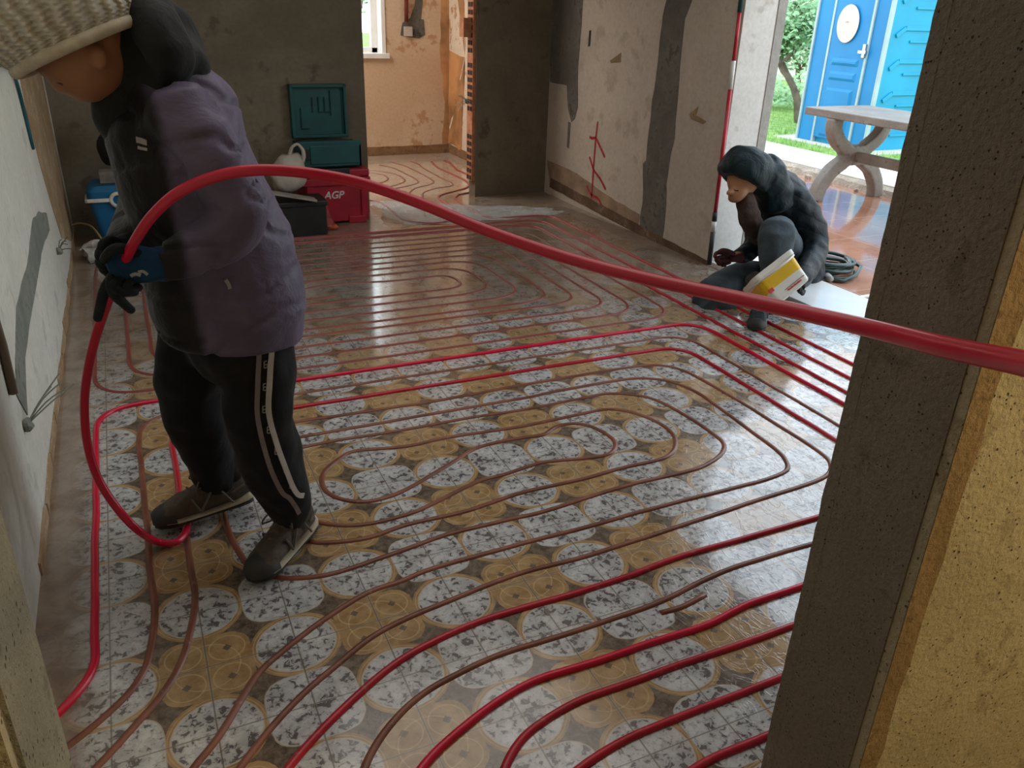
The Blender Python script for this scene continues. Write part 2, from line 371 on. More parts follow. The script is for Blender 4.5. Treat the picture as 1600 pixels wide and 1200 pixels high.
struct(mb.build('wall_right', [M['white'], M['mortar'], M['base'], M['chip'], plain('ochre_foot', (.30, .21, .14), .9, .2, 6), M['black'], M['reveal'], m_wall('grey_reveal_edge', (.30, .29, .26), (.38, .36, .33), None, 5, .6)]))
# room beyond
mb = MB()
for lo, hi in (((-.9, 6.3, 0), (1.0, 6.55, H)), ((2.0, 6.3, 0), (2.64, 6.55, H)), ((1.0, 6.3, 0), (2.0, 6.55, .94)), ((1.0, 6.3, 2.1), (2.0, 6.55, H))): mb.box(lo, hi)
mb.mat(1); mb.prism(blob([(-.7, 6.3, 0), (2.64, 6.3, 0), (2.64, 6.3, .085), (-.7, 6.3, .08)], .005, .08), (0, -.004, 0)); mb.mat(0)
patch(mb, [(628, 35), (640, 28), (662, 30), (664, 55), (655, 60), (640, 58), (626, 55)], 'y', 6.3, -.004, .006, mi=2)
patch(mb, [(655, -60), (665, -60), (658, 30), (645, 40), (640, 30), (648, 10)], 'y', 6.3, -.002, .006, mi=2)
patch(mb, [(690, -60), (710, -60), (712, 225), (690, 225), (695, 160), (688, 90)], 'y', 6.3, -.002, .02, mi=3)
struct(mb.build('wall_beyond', [M['orange'], M['footb'], M['mortar'], plain('brown_stain', (.50, .27, .13), .9, .3, 3)]))
mb = MB().box((2.64, 4.39, 0), (2.84, 6.55, H)); mb.mat(1); mb.prism(blob([(2.64, 4.39, 0), (2.64, 6.3, 0), (2.64, 6.3, .085), (2.64, 4.39, .085)], .005, .08), (-.004, 0, 0))
mb.mat(2); mb.prism(blob([(2.64, 5.95, 0.09), (2.64, 6.3, 0.09), (2.64, 6.3, 2.4), (2.64, 6.1, 2.4), (2.64, 5.85, 1.2)], .03, .08), (-.002, 0, 0))
struct(mb.build('wall_beyond_right', [M['orangew'], M['footb'], plain('brown_stain_b', (.48, .24, .10), .9, .3, 3)]))
struct(MB().box((-.95, 4.05, 0), (-.80, 6.55, H)).build('wall_beyond_left', M['orange']))
mb = MB(); mb.box((1.96, 6.29, .94), (2.0, 6.5, 2.1)); mb.box((1.0, 6.29, .94), (1.04, 6.5, 2.1)); mb.box((1.0, 6.27, .90), (2.03, 6.5, .945)); mb.box((1.0, 6.44, .94), (2.0, 6.5, .99)); mb.box((1.90, 6.44, .94), (1.96, 6.5, 2.1)); mb.box((1.44, 6.44, .94), (1.50, 6.5, 2.1))
w = struct(mb.build('window_1', plain('white_window_paint', (.85, .86, .85), .5, .04), bevel=.004))
gm, gg = newmat('window_glass'); gg.out(col=(1, 1, 1), rough=.02, trans=1.0)
gm.node_tree.nodes['Principled BSDF'].inputs['IOR'].default_value = 1.1
MB().box((1.04, 6.465, .99), (1.9, 6.469, 2.1)).build('pane', gm, parent=w)
# partition the photographer looks through
mb = MB().box((.49, -1.16, 0), (2.9, -1.0, H)).box((-3.0, -1.16, 0), (-.545, -1.0, H)).box((-.56, -1.16, 2.15), (.5, -1.0, H))
mb.mat(1)
mb.box((.492, -1.175, 0), (2.9, -1.16, H)); mb.box((-3.0, -1.175, 0), (-.545, -1.16, H))
mb.mat(2)
for side in (1,):
    pts = [V3((.490, -1.1765, z * .06)) for z in range(38)] + [V3((.530 + .010 * noise.noise((z * .31, 0, side)) + .006 * (z % 3 == 0), -1.1765, z * .06)) for z in range(37, -1, -1)]
    mb.prism(pts, (0, -.0015, 0))
mb.mat(3)
pts = [V3((-.545, -1.001 - .155 * k, z)) for k, z in ((0, 0), (1, 0), (1, H), (0, H))]; mb.prism(pts, (.004, 0, 0))
mb.mat(0)
o = struct(mb.build('wall_near', [M['conc'], M['rough'], M['chip'], M['jamb']]))
# ragged arrises on both jambs of that opening
for nm, x0, sgn, mt in (('trim_1', .488, 1, M['conc']), ('trim_2', -.541, -1, M['jamb'])):
    rings = []
    for k in range(120):
        z = k * .019; n1 = .0035 * noise.noise((z * 22, x0, 0)) + .002 * noise.noise((z * 70, x0, 3))
        xx = (.4895 if sgn > 0 else -.5415); yy = -.9995 + abs(n1) * .8
        rings.append([(xx, -1.02, z), (xx, yy, z), (xx + sgn * .02, yy, z), (xx + sgn * .02, -1.02, z)])
    struct(MB().ring_loft(rings).build(nm, mt))
struct(MB().box((-3.2, -4.2, H), (3.0, 6.55, H + .1)).build('ceiling', M['ceil']))
struct(MB().box((-3.2, -4.3, 0), (3.0, -4.2, H)).build('wall_hall_back', M['ceil']))
struct(MB().box((-3.3, -4.3, 0), (-3.2, -1.0, H)).build('wall_hall_left', M['ceil']))
struct(MB().box((2.9, -4.3, 0), (3.0, -1.0, H)).build('wall_hall_right', M['ceil']))
# marks sprayed on the right wall
redspray = plain('red_spray_paint', (.42, .02, .03), .7, .2, 40)
def wl(pix, r=.0095): return [at(px, py, x=2.708) for px, py in pix], r
mb = MB()
for pix in ([(934, 190), (931, 215), (927, 265), (925, 300), (922, 326)], [(921, 214), (926, 216), (931, 216), (937, 228), (945, 246)], [(921, 245), (925, 258), (929, 268), (938, 280), (946, 296)], [(917, 290), (920, 298), (926, 306), (935, 311), (944, 331)]):
    p, r = wl(pix)
    P = smooth(p, 4)
    for a, b in zip(P, P[1:]):
        t = (b - a).normalized(); s_ = V3((1, 0, 0)).cross(t) * r; mb.prism([a - s_, a + s_, b + s_, b - s_], (-.0006, 0, 0))
tag(mb.build('spray_mark', redspray), 'red sprayed arrow-like mark low on the white wall by the pier', 'wall mark')

# ---------------------------------------------------------------- heating pipes on the floor
RP = .0098
def pipe(pts, mat, label, r=RP, z=None, name='heating_pipe', sub=0):
    if z is None: z = {'brown_pipe': -.0035, 'dusty_red_pipe': -.0042, 'red_pipe': .001, 'bright_red_pipe': .003}[mat.name]   # pressed into the soft boards
    P = [V3((p[0], p[1], z)) for p in pts]
    if sub: P = smooth(P, sub)
    P = [p + V3((noise.noise((p.x * 6, p.y * 6, 1)), noise.noise((p.x * 6, p.y * 6, 5)), 0)) * .004 for p in P]
    q = [P[0]]
    for p in P[1:]:
        if (p - q[-1]).length > .012: q.append(p)
    return tag(MB().tube(q, r, 10).build(name, mat, smoothf=True), label, 'pipe', 'underfloor heating pipes')
def dense(P, step=.06):
    out = [P[0]]
    for a, b in zip(P, P[1:]):
        k = max(1, int((b - a).length / step))
        for j in range(1, k + 1): out.append(a.lerp(b, j / k))
    return out
def run(corners, r=.16): return dense(fillet(corners, r))
# spiral in the middle of the room
RX = [1.17, 1.30, 1.42, 1.54, 1.66, 1.77, 1.87, 2.01]; UY = [2.39, 2.51, 2.62, 2.72, 2.83, 2.94, 3.05, 3.16]; LY = [2.15, 2.04, 1.925, 1.81, 1.73, 1.61, 1.50, 1.38]; LX = [.15, .03, -.09, -.21, -.33, -.42, -.51, -.64]
cs = [(.48, 2.25), (.40, 2.22), (.33, 2.24), (.29, 2.32), (.36, 2.40), (.60, 2.42), (.80, 2.385), (.95, 2.38)]
P = [V3((a, b, 0)) for a, b in smooth([V3((a, b, 0)) for a, b in cs], 4) for a, b in [(a, b)]] if False else smooth([V3((a, b, 0)) for a, b in cs], 4)
c = [(.95, 2.38)]
for k in range(8):
    c += [(RX[k] + .0, UY[k]), (RX[k], LY[k]), (LX[k], LY[k])]
    c += [(LX[k], UY[k + 1])] if k < 7 else [(LX[k], 3.28), (.2, 3.28)]
pipe(P[:-1] + run(c, .20), M['dullred'], 'dull red pipe laid as the large far spiral in the middle of the room')
# nested runs round the near spiral
pipe(run([(.35, 3.30), (2.13, 3.29), (2.13, -.615), (.30, -.62), (.16, -.66), (-.02, -.85), (-.12, -1.25)], .17), M['red'], 'red pipe third from the doorway side, second red line from the lower right corner')
pipe(run([(-.64, 3.40), (2.25, 3.40), (2.25, -.74), (.35, -.745), (.18, -.79), (.05, -1.0), (.0, -1.4)], .17), M['red'], 'red pipe passing under the seated worker, next inside the line by the threshold')
pipe(run([(1.98, 4.36), (1.90, 4.24), (1.89, 3.66), (1.95, 3.52), (2.38, 3.52), (2.38, -.855), (.45, -.86), (.28, -.92), (.2, -1.4)], .17) if False else [V3((a, b, 0)) for a, b in ((2.42, 5.85), (2.43, 5.72), (2.36, 5.35), (2.38, 5.07), (2.36, 4.72), (2.30, 4.50), (2.10, 4.40), (1.98, 4.35), (1.91, 4.24), (1.885, 4.0))] + run([(1.885, 3.9), (1.885, 3.52), (2.38, 3.52), (2.38, -.855), (.45, -.86), (.28, -.92), (.2, -1.4)], .17), M['red'], 'red pipe coming through the back doorway and running closest to the marble threshold')
pipe(run([(-.80, -.30), (-.70, -.23), (-.632, -.12), (-.632, 1.265), (2.035, 1.265), (2.035, -.505), (1.15, -.505), (.85, -.515), (.74, -.535), (.24, -.53), (.10, -.57), (-.04, -.64), (-.22, -.85), (-.35, -1.2)], .16), M['rednew'], 'bright red pipe hugging the left wall, outermost round the near spiral')
pipe(run([(-.80, -.38), (-.66, -.31), (-.53, -.18), (-.50, -.02), (-.50, 1.15), (1.88, 1.15), (1.88, -.37), (.90, -.37), (.66, -.42), (.22, -.42), (.02, -.46), (-.10, -.54), (-.25, -.75), (-.4, -1.1)], .16), M['brown'], 'brown pipe second from the left wall, between the two bright red lines')
pipe([(-.78, -.54)] and run([(-.74, -.50), (-.62, -.39), (-.46, -.20), (-.405, .0), (-.40, .335)], .15), M['brown'], 'brown pipe third from the left wall, ending under the raised shoe toe')
pipe(run([(-.40, .36), (-.40, 1.03), (1.78, 1.03), (1.78, -.275), (.85, -.275), (.60, -.30), (.20, -.30), (.0, -.345), (-.20, -.47), (-.36, -.61), (-.5, -.95)], .15), M['red'], 'red pipe running back from under the raised shoe, just inside the brown line')
# spare end lying beside the brown run
pipe([(.74, -.412), (.66, -.432)] if False else [(.665, -.447), (.72, -.449), (.78, -.440), (.82, -.432)], M['brown'], 'short brown pipe end lying beside the second brown line', sub=4)
TW4 = [(.07, .915), (.20, .91), (.44, .90), (.70, .90), (.93, .91), (1.26, .91), (1.45, .905), (1.56, .88), (1.625, .80), (1.65, .65), (1.66, .46), (1.665, .22), (1.665, .06), (1.645, -.03), (1.58, -.09), (1.46, -.115), (1.19, -.13), (.95, -.15), (.80, -.16), (.62, -.17), (.42, -.17), (.30, -.18), (.18, -.20), (.07, -.22), (-.03, -.25), (-.12, -.30), (-.24, -.38), (-.33, -.46), (-.44, -.60), (-.62, -.93)]
pipe([(-.28, .55), (-.29, .78), (-.24, .87), (-.10, .912)] + TW4, M['brown'], 'brown pipe with the widest bend of the near spiral', sub=4)
TW5 = [(-.05, .80), (.08, .80), (.41, .80), (.61, .80), (.88, .80), (1.05, .81), (1.30, .81), (1.42, .79), (1.51, .72), (1.55, .60), (1.55, .48), (1.54, .29), (1.53, .12), (1.51, .04), (1.46, -.02), (1.35, -.04), (1.23, -.04), (1.03, -.04), (.86, -.04), (.71, -.05), (.47, -.05), (.20, -.06), (.10, -.08), (0, -.09), (-.13, -.15), (-.24, -.22), (-.31, -.28), (-.40, -.41), (-.50, -.53), (-.73, -.90)]
pipe([(-.20, .5), (-.20, .70), (-.14, .78)] + TW5, M['brown'], 'brown pipe one line inside the widest bend of the near spiral', sub=4)
TW6 = [(-.02, .725), (.13, .73), (.38, .72), (.63, .72), (.84, .71), (1.08, .715), (1.19, .72), (1.28, .68), (1.35, .60), (1.385, .44), (1.39, .29), (1.38, .21), (1.32, .15), (1.22, .11), (1.13, .10), (.89, .10), (.59, .07), (.48, .07), (.28, .07), (.10, .04), (-.05, .02), (-.13, .03), (-.20, .065), (-.255, .13), (-.275, .21), (-.29, .32), (-.295, .45)]
pipe(TW6, M['brown'], 'brown pipe curling under the near shoe, third bend of the near spiral', sub=4)
TW7 = [(-.12, .40), (-.14, .28), (-.09, .19), (-.04, .16), (.07, .14), (.19, .16), (.38, .16), (.56, .19), (.68, .19), (.82, .19), (.97, .20), (1.08, .20), (1.14, .21), (1.20, .25), (1.25, .33), (1.255, .43), (1.21, .53), (1.15, .585), (1.08, .60), (.78, .59), (.49, .61), (.34, .60), (.17, .635), (.10, .60), (.03, .53), (.01, .44), (.04, .37), (.10, .325), (.17, .32), (.25, .345), (.42, .43), (.54, .50), (.64, .515), (.74, .51), (.81, .505), (.88, .54), (.95, .54), (1.0, .50), (1.025, .43), (1.025, .37), (.99, .315), (.93, .295), (.78, .32), (.70, .33), (.55, .31), (.47, .30), (.28, .23), (.21, .21), (.09, .205), (.0, .235), (-.06, .30), (-.05, .45)]
pipe(TW7, M['brown'], 'innermost brown pipe with the small hairpin bends of the near spiral', sub=4)
# the room beyond
pipe([(1.30, 5.0), (1.45, 4.955), (1.55, 5.0), (1.62, 5.09), (1.65, 5.22), (1.63, 5.33), (1.55, 5.42), (1.40, 5.45)], M['dullred'], 'dull red pipe, smallest hook in the floor beyond the back doorway', sub=5)
pipe([(1.30, 4.80), (1.52, 4.80), (1.67, 4.90), (1.75, 5.02), (1.77, 5.20), (1.74, 5.36), (1.61, 5.53), (1.4, 5.60)], M['dullred'], 'dull red pipe, middle hook in the floor beyond the back doorway', sub=5)
pipe([(1.30, 4.66), (1.56, 4.72), (1.74, 4.82), (1.84, 4.93), (1.86, 5.12), (1.85, 5.35), (1.83, 5.60), (1.75, 5.78)], M['dullred'], 'dull red pipe, widest hook in the floor beyond the back doorway', sub=5)
pipe([(1.50, 3.75), (1.56, 4.1), (1.60, 4.40), (1.65, 4.57), (1.76, 4.71), (1.90, 4.80), (1.97, 4.90), (1.99, 5.10), (1.98, 5.45), (1.96, 5.71), (1.9, 5.9)], M['dullred'], 'dull red pipe bending left through the back doorway beside the hooks', sub=5)
pipe([(1.62, 3.85), (1.65, 4.2), (1.69, 4.38), (1.76, 4.53), (1.90, 4.64), (2.04, 4.69), (2.10, 4.79), (2.095, 4.96), (2.09, 5.30), (2.10, 5.60), (2.12, 5.74), (2.09, 5.9)], M['dullred'], 'dull red pipe in the middle of the back doorway', sub=5)
pipe([(2.28, 5.82), (2.24, 5.60), (2.23, 5.37), (2.25, 5.05), (2.24, 4.78), (2.16, 4.60), (2.0, 4.48), (1.86, 4.39), (1.79, 4.29), (1.775, 4.1), (1.775, 3.9), (1.74, 3.72), (1.66, 3.58), (1.55, 3.525), (1.45, 3.53), (1.36, 3.60), (1.31, 3.72), (1.315, 4.0), (1.31, 4.27), (1.22, 4.36), (1.0, 4.4)], M['red'], 'red pipe making a U on the reflection film in front of the back doorway', sub=5)

# ---------------------------------------------------------------- outdoors
def m_patio():
    m, g = newmat('wet_terracotta'); n = g.noise(2.5, 4); f = g.noise(25, 4); x, y, z = g.xyz(g.coord())
    lines = g.m('MAXIMUM', g.m('FRACT', x * 2.2).lt(.02), g.m('FRACT', y * 2.2).lt(.02))
    col = g.mix(g.ramp(n, .3, .7), (.34, .13, .075), (.46, .22, .14)); col = g.mix(lines * .5, col, (.55, .45, .38))
    g.out(col=col, rough=g.ramp(f, .3, .8) * .12 + .06, spec=.6, coat=.6, crough=.06); g.bump(g.noise(9, 4, .6) * .5 + f * .12, .25, .012); return m
M['patio'] = m_patio(); M['pale'] = m_wall('pale_concrete', (.58, .56, .50), (.70, .68, .62), (.5, .47, .4), 3, .4)
M['rubble'] = m_wall('broken_concrete', (.32, .26, .20), (.48, .40, .32), (.20, .15, .11), 8, 1.0)
struct(MB().box((3.0, -6, -.06), (5.52, 9, 0.0)).build('patio', M['patio']))
mb = MB(); mb.box((5.62, -6, -.06), (6.35, 9, .075)); mb.mat(1)
rings = []
for k in range(150):
    y = -3 + k * .08; n1 = noise.noise((y * 3, 0, 0)); n2 = noise.noise((y * 9, 5, 0))
    rings.append([(5.66, y, -.02), (5.50 + .04 * n1 + .02 * n2, y, -.02), (5.54 + .05 * n1 + .02 * n2, y, .045 + .02 * n2), (5.66, y, .076 + .005 * n2)])
mb.ring_loft(rings)
tag(mb.build('kerb', [M['pale'], M['rubble']]), None, None, None, 'structure')
# loose stones along the broken kerb
for k in range(9):
    y = 2.7 + k * .27 + random.random() * .1; r_ = .018 + .018 * random.random()
    o = MB().ball((5.42 + random.random() * .06, y, r_ * .6), (r_ * 1.5, r_, r_ * .8), nu=9, nv=6).build('stone', M['rubble'], wob=.014, wobs=30)
    tag(o, 'small broken stone along the edge of the kerb behind the concrete table', 'stone', 'stones by the kerb')
def m_grassground():
    m, g = newmat('grass_ground'); g.out(col=g.mix(g.ramp(g.noise(6, 5), .3, .7), (.16, .30, .06), (.33, .48, .14)), rough=.9); g.bump(g.noise(50), .8, .03); return m
struct(MB().box((6.3, -8, -.1), (40, 40, .03)).build('ground', m_grassground()))
gm_, gg_ = newmat('grass_blade'); gg_.out(col=gg_.mix(gg_.ramp(gg_.noise(3), .3, .7), (.18, .42, .08), (.42, .62, .20)), rough=.6, spec=.3)
mb = MB()
for k in range(9000):
    x = 6.36 + random.random() ** 1.5 * 3.2; y = 2.0 + random.random() * 7
    if 6.95 < x < 8.3 and 4.9 < y < 6.3: continue
    h = .035 + random.random() * .05; a = random.random() * 6.28; dx, dy = math.cos(a) * .006, math.sin(a) * .006
    b = len(mb.v); mb.v += [V3((x - dx, y - dy, .02)), V3((x + dx, y + dy, .02)), V3((x + dy * 3, y - dx * 3, .02 + h))]; mb.face((b, b + 1, b + 2))
tag(mb.build('grass', gm_), 'short bright green grass between the kerb and the blue toilet cabin', 'grass', kind='stuff')
struct(MB().box((6.95, 4.85, 0), (8.45, 6.35, .04)).build('trim_3', M['pale']))
# portable toilet
BL = plain('blue_cabin_plastic', (.0, .20, .46), .55, .06, 2); BL2 = plain('blue_cabin_plastic_light', (.0, .29, .50), .55, .06, 2); GRY = plain('grey_cabin_trim', (.34, .46, .48), .5, .05)
T = empty('portable_toilet', (7.12, 5.58, .04), 'bright blue portable toilet cabin standing on the grass beyond the patio', 'portable toilet')
X0, Y0, Y1, Z0, Z1 = 7.12, 5.04, 6.12, .04, 2.32
mb = MB().box((X0 + .03, Y0 + .03, Z0), (X0 + 1.13, Y1 - .03, Z1))
# moulded ribs on both faces
mb.mat(1)
def rib(pts, w=.022, d=.018):
    for a, b in zip(pts, pts[1:]):
        a, b = V3(a), V3(b); t = (b - a).normalized(); nrm = V3((0, -1, 0)); s_ = nrm.cross(t).normalized() * w; mb.prism([a - s_, a + s_, b + s_, b - s_], nrm * d)
for z in (.30, .62, .95, 1.28, 1.61, 1.92):
    yb = Y0 + .03
    rib([(X0 + .14, yb, z - .05), (X0 + .26, yb, z + .03), (X0 + .95, yb, z + .03)]); rib([(X0 + .36, yb, z - .10), (X0 + .95, yb, z - .10)], .012)
mb.build('body', [BL2, BL2], T, bevel=.004)
mb = MB().box((X0, 5.86, Z0), (X0 + .05, Y1 - .03, Z1)).box((X0, Y0 + .03, Z0), (X0 + .05, 5.26, Z1))
mb.build('side_panel', BL, T, bevel=.004)
mb = MB().box((X0 - .012, 5.29, Z0 + .06), (X0 + .04, 5.83, Z1 - .1))
for z0, z1 in ((.12, .36), (.42, .66), (.74, .84), (.90, .98), (1.62, 2.1)):
    mb.ring_loft([[V3((X0 - .012, 5.36, z0)), V3((X0 - .012, 5.76, z0)), V3((X0 - .012, 5.76, z1)), V3((X0 - .012, 5.36, z1))], [V3((X0 - .030, 5.39, z0 + .03)), V3((X0 - .030, 5.73, z0 + .03)), V3((X0 - .030, 5.73, z1 - .03)), V3((X0 - .030, 5.39, z1 - .03))]])
door = mb.build('door', BL, T, bevel=.003)
for y in (5.845, 5.275, Y0 + .015, Y1 - .015): MB().box((X0 - .02, y - .015, Z0), (X0 + .03, y + .015, Z1)).build('corner_post', GRY, T, bevel=.003)
MB().box((X0 + .05, Y0, Z1 - .03), (X0 + 1.15, Y0 + .06, Z1)).build('top_rail', GRY, T)
mb = MB(); ro = [[V3((X0 - .05, Y0 - .05, Z1)), V3((X0 + 1.2, Y0 - .05, Z1)), V3((X0 + 1.2, Y1 + .05, Z1)), V3((X0 - .05, Y1 + .05, Z1))], [V3((X0 + .2, Y0 + .2, Z1 + .22)), V3((X0 + .95, Y0 + .2, Z1 + .22)), V3((X0 + .95, Y1 - .2, Z1 + .22)), V3((X0 + .2, Y1 - .2, Z1 + .22))]]
mb.ring_loft(ro).build('roof', plain('translucent_roof', (.8, .85, .85), .5), T)
mb = MB().box((X0 - .05, 5.27, 1.0), (X0 - .01, 5.31, 1.14)); mb.box((X0 - .06, 5.25, 1.04), (X0 - .03, 5.36, 1.075)); mb.build('latch', M['steel'], T, bevel=.004)
SG = plain('pale_sign', (.66, .52, .45), .5, .03)
cy_, cz_ = 5.60, 1.335
mb = MB().prism([(X0 - .031, cy_ + .155 * math.cos(a * math.pi / 24), cz_ + .195 * math.sin(a * math.pi / 24)) for a in range(48)], (-.004, 0, 0)); sg = mb.build('sign', SG, T)
mb = MB()
for k, (dy, w_) in enumerate(((.03, .012), (.01, .018), (-.012, .012))): mb.box((X0 - .0365, cy_ + dy - w_ / 2, cz_ + .008), (X0 - .035, cy_ + dy + w_ / 2, cz_ + .020 + .006 * (k == 1)))
o = mb.build('sign_mark', plain('sign_print', (.45, .38, .34), .6)); o.parent = sg; o.location = -sg.matrix_world.translation if False else V3((0, 0, 0)) - T.location * 0; bpy.context.view_layer.update(); o.matrix_parent_inverse = sg.matrix_world.inverted()
# concrete table
CT = m_wall('weathered_concrete_table', (.20, .175, .15), (.28, .25, .22), (.13, .115, .10), 3, .35, rough=.45)
T = empty('concrete_table', (5.1, 3.0, 0), 'grey concrete garden table with curved X legs on the wet patio', 'table')
MB().box((4.77, 1.3, .655), (5.47, 3.62, .715)).build('tabletop', CT, T, bevel=.008)
def xleg(y):
    mb = MB(); L = [(-.34, 0), (-.31, .12), (-.22, .24), (-.10, .32), (-.10, .40), (-.20, .47), (-.27, .56), (-.28, .66)]
    for sg_ in (1, -1):
        rings = []; Pc = smooth([V3((a * sg_, y, b)) for a, b in L], 4)
        for i, p in enumerate(Pc):
            t = (Pc[min(i + 1, len(Pc) - 1)] - Pc[max(i - 1, 0)]).normalized(); w_ = V3((0, 1, 0)).cross(t) * .052; dd = V3((0, .05, 0))
            c_ = p + V3((5.10, 0, 0)); rings.append([c_ - w_ - dd, c_ + w_ - dd, c_ + w_ + dd, c_ - w_ + dd])
        mb.ring_loft(rings)
    mb.box((4.99, y - .05, .28), (5.21, y + .05, .44)); return mb
xleg(3.32).build('leg', CT, T, remesh=.012, soften=1); xleg(1.6).build('leg', CT, T, remesh=.012, soften=1)
MB().box((5.07, 1.65, .31), (5.13, 3.27, .39)).build('stretcher', CT, T, bevel=.006)
# trees behind
def tree(x, y, h, spread, nleaf, label, seed):
    rnd = random.Random(seed); T = empty('tree', (x, y, .03), label, 'tree')
    bark = M.setdefault('bark', plain('bark', (.16, .12, .09), .9, .3)); 
    if 'leaf' not in M:
        m, g = newmat('leaf'); g.out(col=g.mix(g.ramp(g.noise(1.2, 3), .3, .7), (.16, .36, .14), (.42, .62, .34)), rough=.5, spec=.4); M['leaf'] = m
    mb = MB(); tips = []
    def br(p, d, L, r, lv):
        pts = [p]
        for k in range(5):
            d = (d + V3((rnd.uniform(-.22, .22), rnd.uniform(-.22, .22), rnd.uniform(-.08, .12)))).normalized(); pts.append(pts[-1] + d * L / 5)
        mb.tube(pts, [r * (1 - .1 * i) for i in range(6)], 6)
        if lv == 0: tips.extend(pts[1:]); return
        if lv < 2: tips.extend(pts[3:])
        for k in range(4):
            a = rnd.uniform(0, 6.28); s_ = rnd.choice(pts[2:])
            br(s_, (d * .7 + V3((math.cos(a), math.sin(a), rnd.uniform(-.2, .5))) * .8).normalized(), L * .66, r * .55, lv - 1)
    br(V3((x, y, .0)), V3((-.1, .05, 1)).normalized(), h * .42, .07, 3)
    mb.build('trunk', bark, T)
    mb = MB()
    for k in range(nleaf):
        c = rnd.choice(tips) + V3((rnd.gauss(0, spread), rnd.gauss(0, spread), rnd.gauss(0, spread)))
        s_ = rnd.uniform(.03, .06); u = V3((rnd.gauss(0, 1), rnd.gauss(0, 1), rnd.gauss(0, 1))).normalized(); w_ = u.orthogonal().normalized()
        b = len(mb.v); mb.v += [c - u * s_, c + w_ * s_ * .45, c + u * s_, c - w_ * s_ * .45]; mb.face((b, b + 1, b + 2, b + 3))
    mb.build('foliage', M['leaf'], T)
tree(8.3, 7.35, 2.1, .11, 5600, 'leafy garden tree with bare forked lower branches left of the blue cabin', 3)
tree(10.6, 9.9, 2.8, .2, 5200, 'pale green tree further off behind the garden tree', 5)
tree(10.2, 5.9, 4.2, .2, 3500, 'tree with thin twigs rising behind the right of the blue cabin', 9)
tree(2.6, 9.6, 3.2, .16, 3500, 'green tree seen through the small window of the room beyond', 14)
# hedge bushes at the foot of the trees
for i, (x, y, lb) in enumerate(((9.3, 8.9, 'low green bush at the foot of the garden tree'),)):
    rnd = random.Random(40 + i); mb = MB()
    for k in range(1300):
        c = V3((x + rnd.gauss(0, .4), y + rnd.gauss(0, .35), .12 + abs(rnd.gauss(0, .2)))); s_ = rnd.uniform(.03, .06); u = V3((rnd.gauss(0, 1), rnd.gauss(0, 1), rnd.gauss(0, 1))).normalized(); w_ = u.orthogonal().normalized()
        b = len(mb.v); mb.v += [c - u * s_, c + w_ * s_ * .5, c + u * s_, c - w_ * s_ * .5]; mb.face((b, b + 1, b + 2, b + 3))
    tag(mb.build('bush', M['leaf']), lb, 'bush')
struct(MB().box((14, 2, 0), (14.2, 20, .9)).build('garden_wall', M['pale']))

# ---------------------------------------------------------------- threshold
tag(MB().box((2.715, .12, .0), (3.10, 2.045, .028)).build('marble_threshold', plain('white_marble', (.72, .71, .68), .18, .05, 3, coat=.3), bevel=.003), 'white marble slab lying across the outer doorway', 'threshold')
# hose coil
T = tag(None or empty('hose_coil', (3.28, 1.63, 0), 'dark green hose coiled on the patio just outside the doorway', 'hose'))
hose = plain('dark_green_hose', (.018, .04, .036), .35, .2)
pts = []
for k in range(300):
    a = k / 300 * 2 * math.pi * 7; r_ = .135 + .022 * math.sin(a * .37) + .012 * math.sin(a * 1.7); zz = .014 + .075 * (k / 300) + .006 * math.sin(a * 2.3)
    pts.append((3.30 + r_ * 1.05 * math.cos(a) + .01 * math.sin(k * .05), 1.70 + r_ * 1.0 * math.sin(a), zz))
pts += [(3.42, 1.55, .07), (3.34, 1.50, .04), (3.25, 1.50, .014), (3.18, 1.56, .014)]
MB().tube(pts, .0115, 8).build('hose', hose, T, smoothf=True)
MB().tube([(3.20, 1.60, .03), (3.175, 1.55, .03), (3.16, 1.51, .03)], [.02, .022, .016], 10).build('hose_end', plain('grey_fitting', (.25, .24, .22), .5), T, smoothf=True)
# small power tool on the patio by the column
T = empty('power_tool', (3.33, 1.26, 0), 'small dark power tool lying just outside beside the concrete jamb', 'tool')
c0 = V3((3.36, 1.25, .03))
MB().limb([c0 + V3((-.10, -.05, 0)), c0 + V3((0, 0, .01)), c0 + V3((.10, .02, .0))], [.022, .034, .028], n=12).build('body', plain('tool_grey', (.08, .085, .08), .5), T, smoothf=True)
MB().limb([c0 + V3((.05, .0, .02)), c0 + V3((.07, .06, .05)), c0 + V3((.05, .10, .05))], [.018, .02, .018], n=10).build('handle', M['black'], T, smoothf=True)
MB().tube([c0 + V3((-.12, -.06, 0)), c0 + V3((-.20, -.04, -.012))], .008, 8).build('bit', M['steel'], T)
tag(MB().box((3.14, 1.25, .001), (3.30, 1.275, .012), Matrix.Translation((0, 0, 0))).build('white_batten', M['white_p'], bevel=.002), 'short white plastic strip lying beside the power tool', 'strip')
# levelling pole
T = empty('telescopic_pole', (2.67, 1.99, 0), 'tall red telescopic pole with white band standing by the wall end', 'pole')
a, b = V3((2.665, 1.99, .03)), V3((2.655, 2.035, 2.1))
def seg(t0, t1, r, nm, mt): MB().tube([a.lerp(b, t0), a.lerp(b, t1)], r, 12).build(nm, mt, T, smoothf=True)
RD = plain('red_enamel', (.42, .015, .03), .3)
seg(0, .095, .0145, 'grip', M['black']); seg(.095, .125, .0135, 'band', M['white_p']); seg(.125, .15, .0145, 'collar', M['black']); seg(.15, .475, .0115, 'tube', RD); seg(.475, .545, .0125, 'band', M['white_p']); seg(.545, .66, .0105, 'tube', RD); seg(.66, .98, .013, 'upper_grip', plain('dark_teal_grip', (.01, .07, .075), .5))

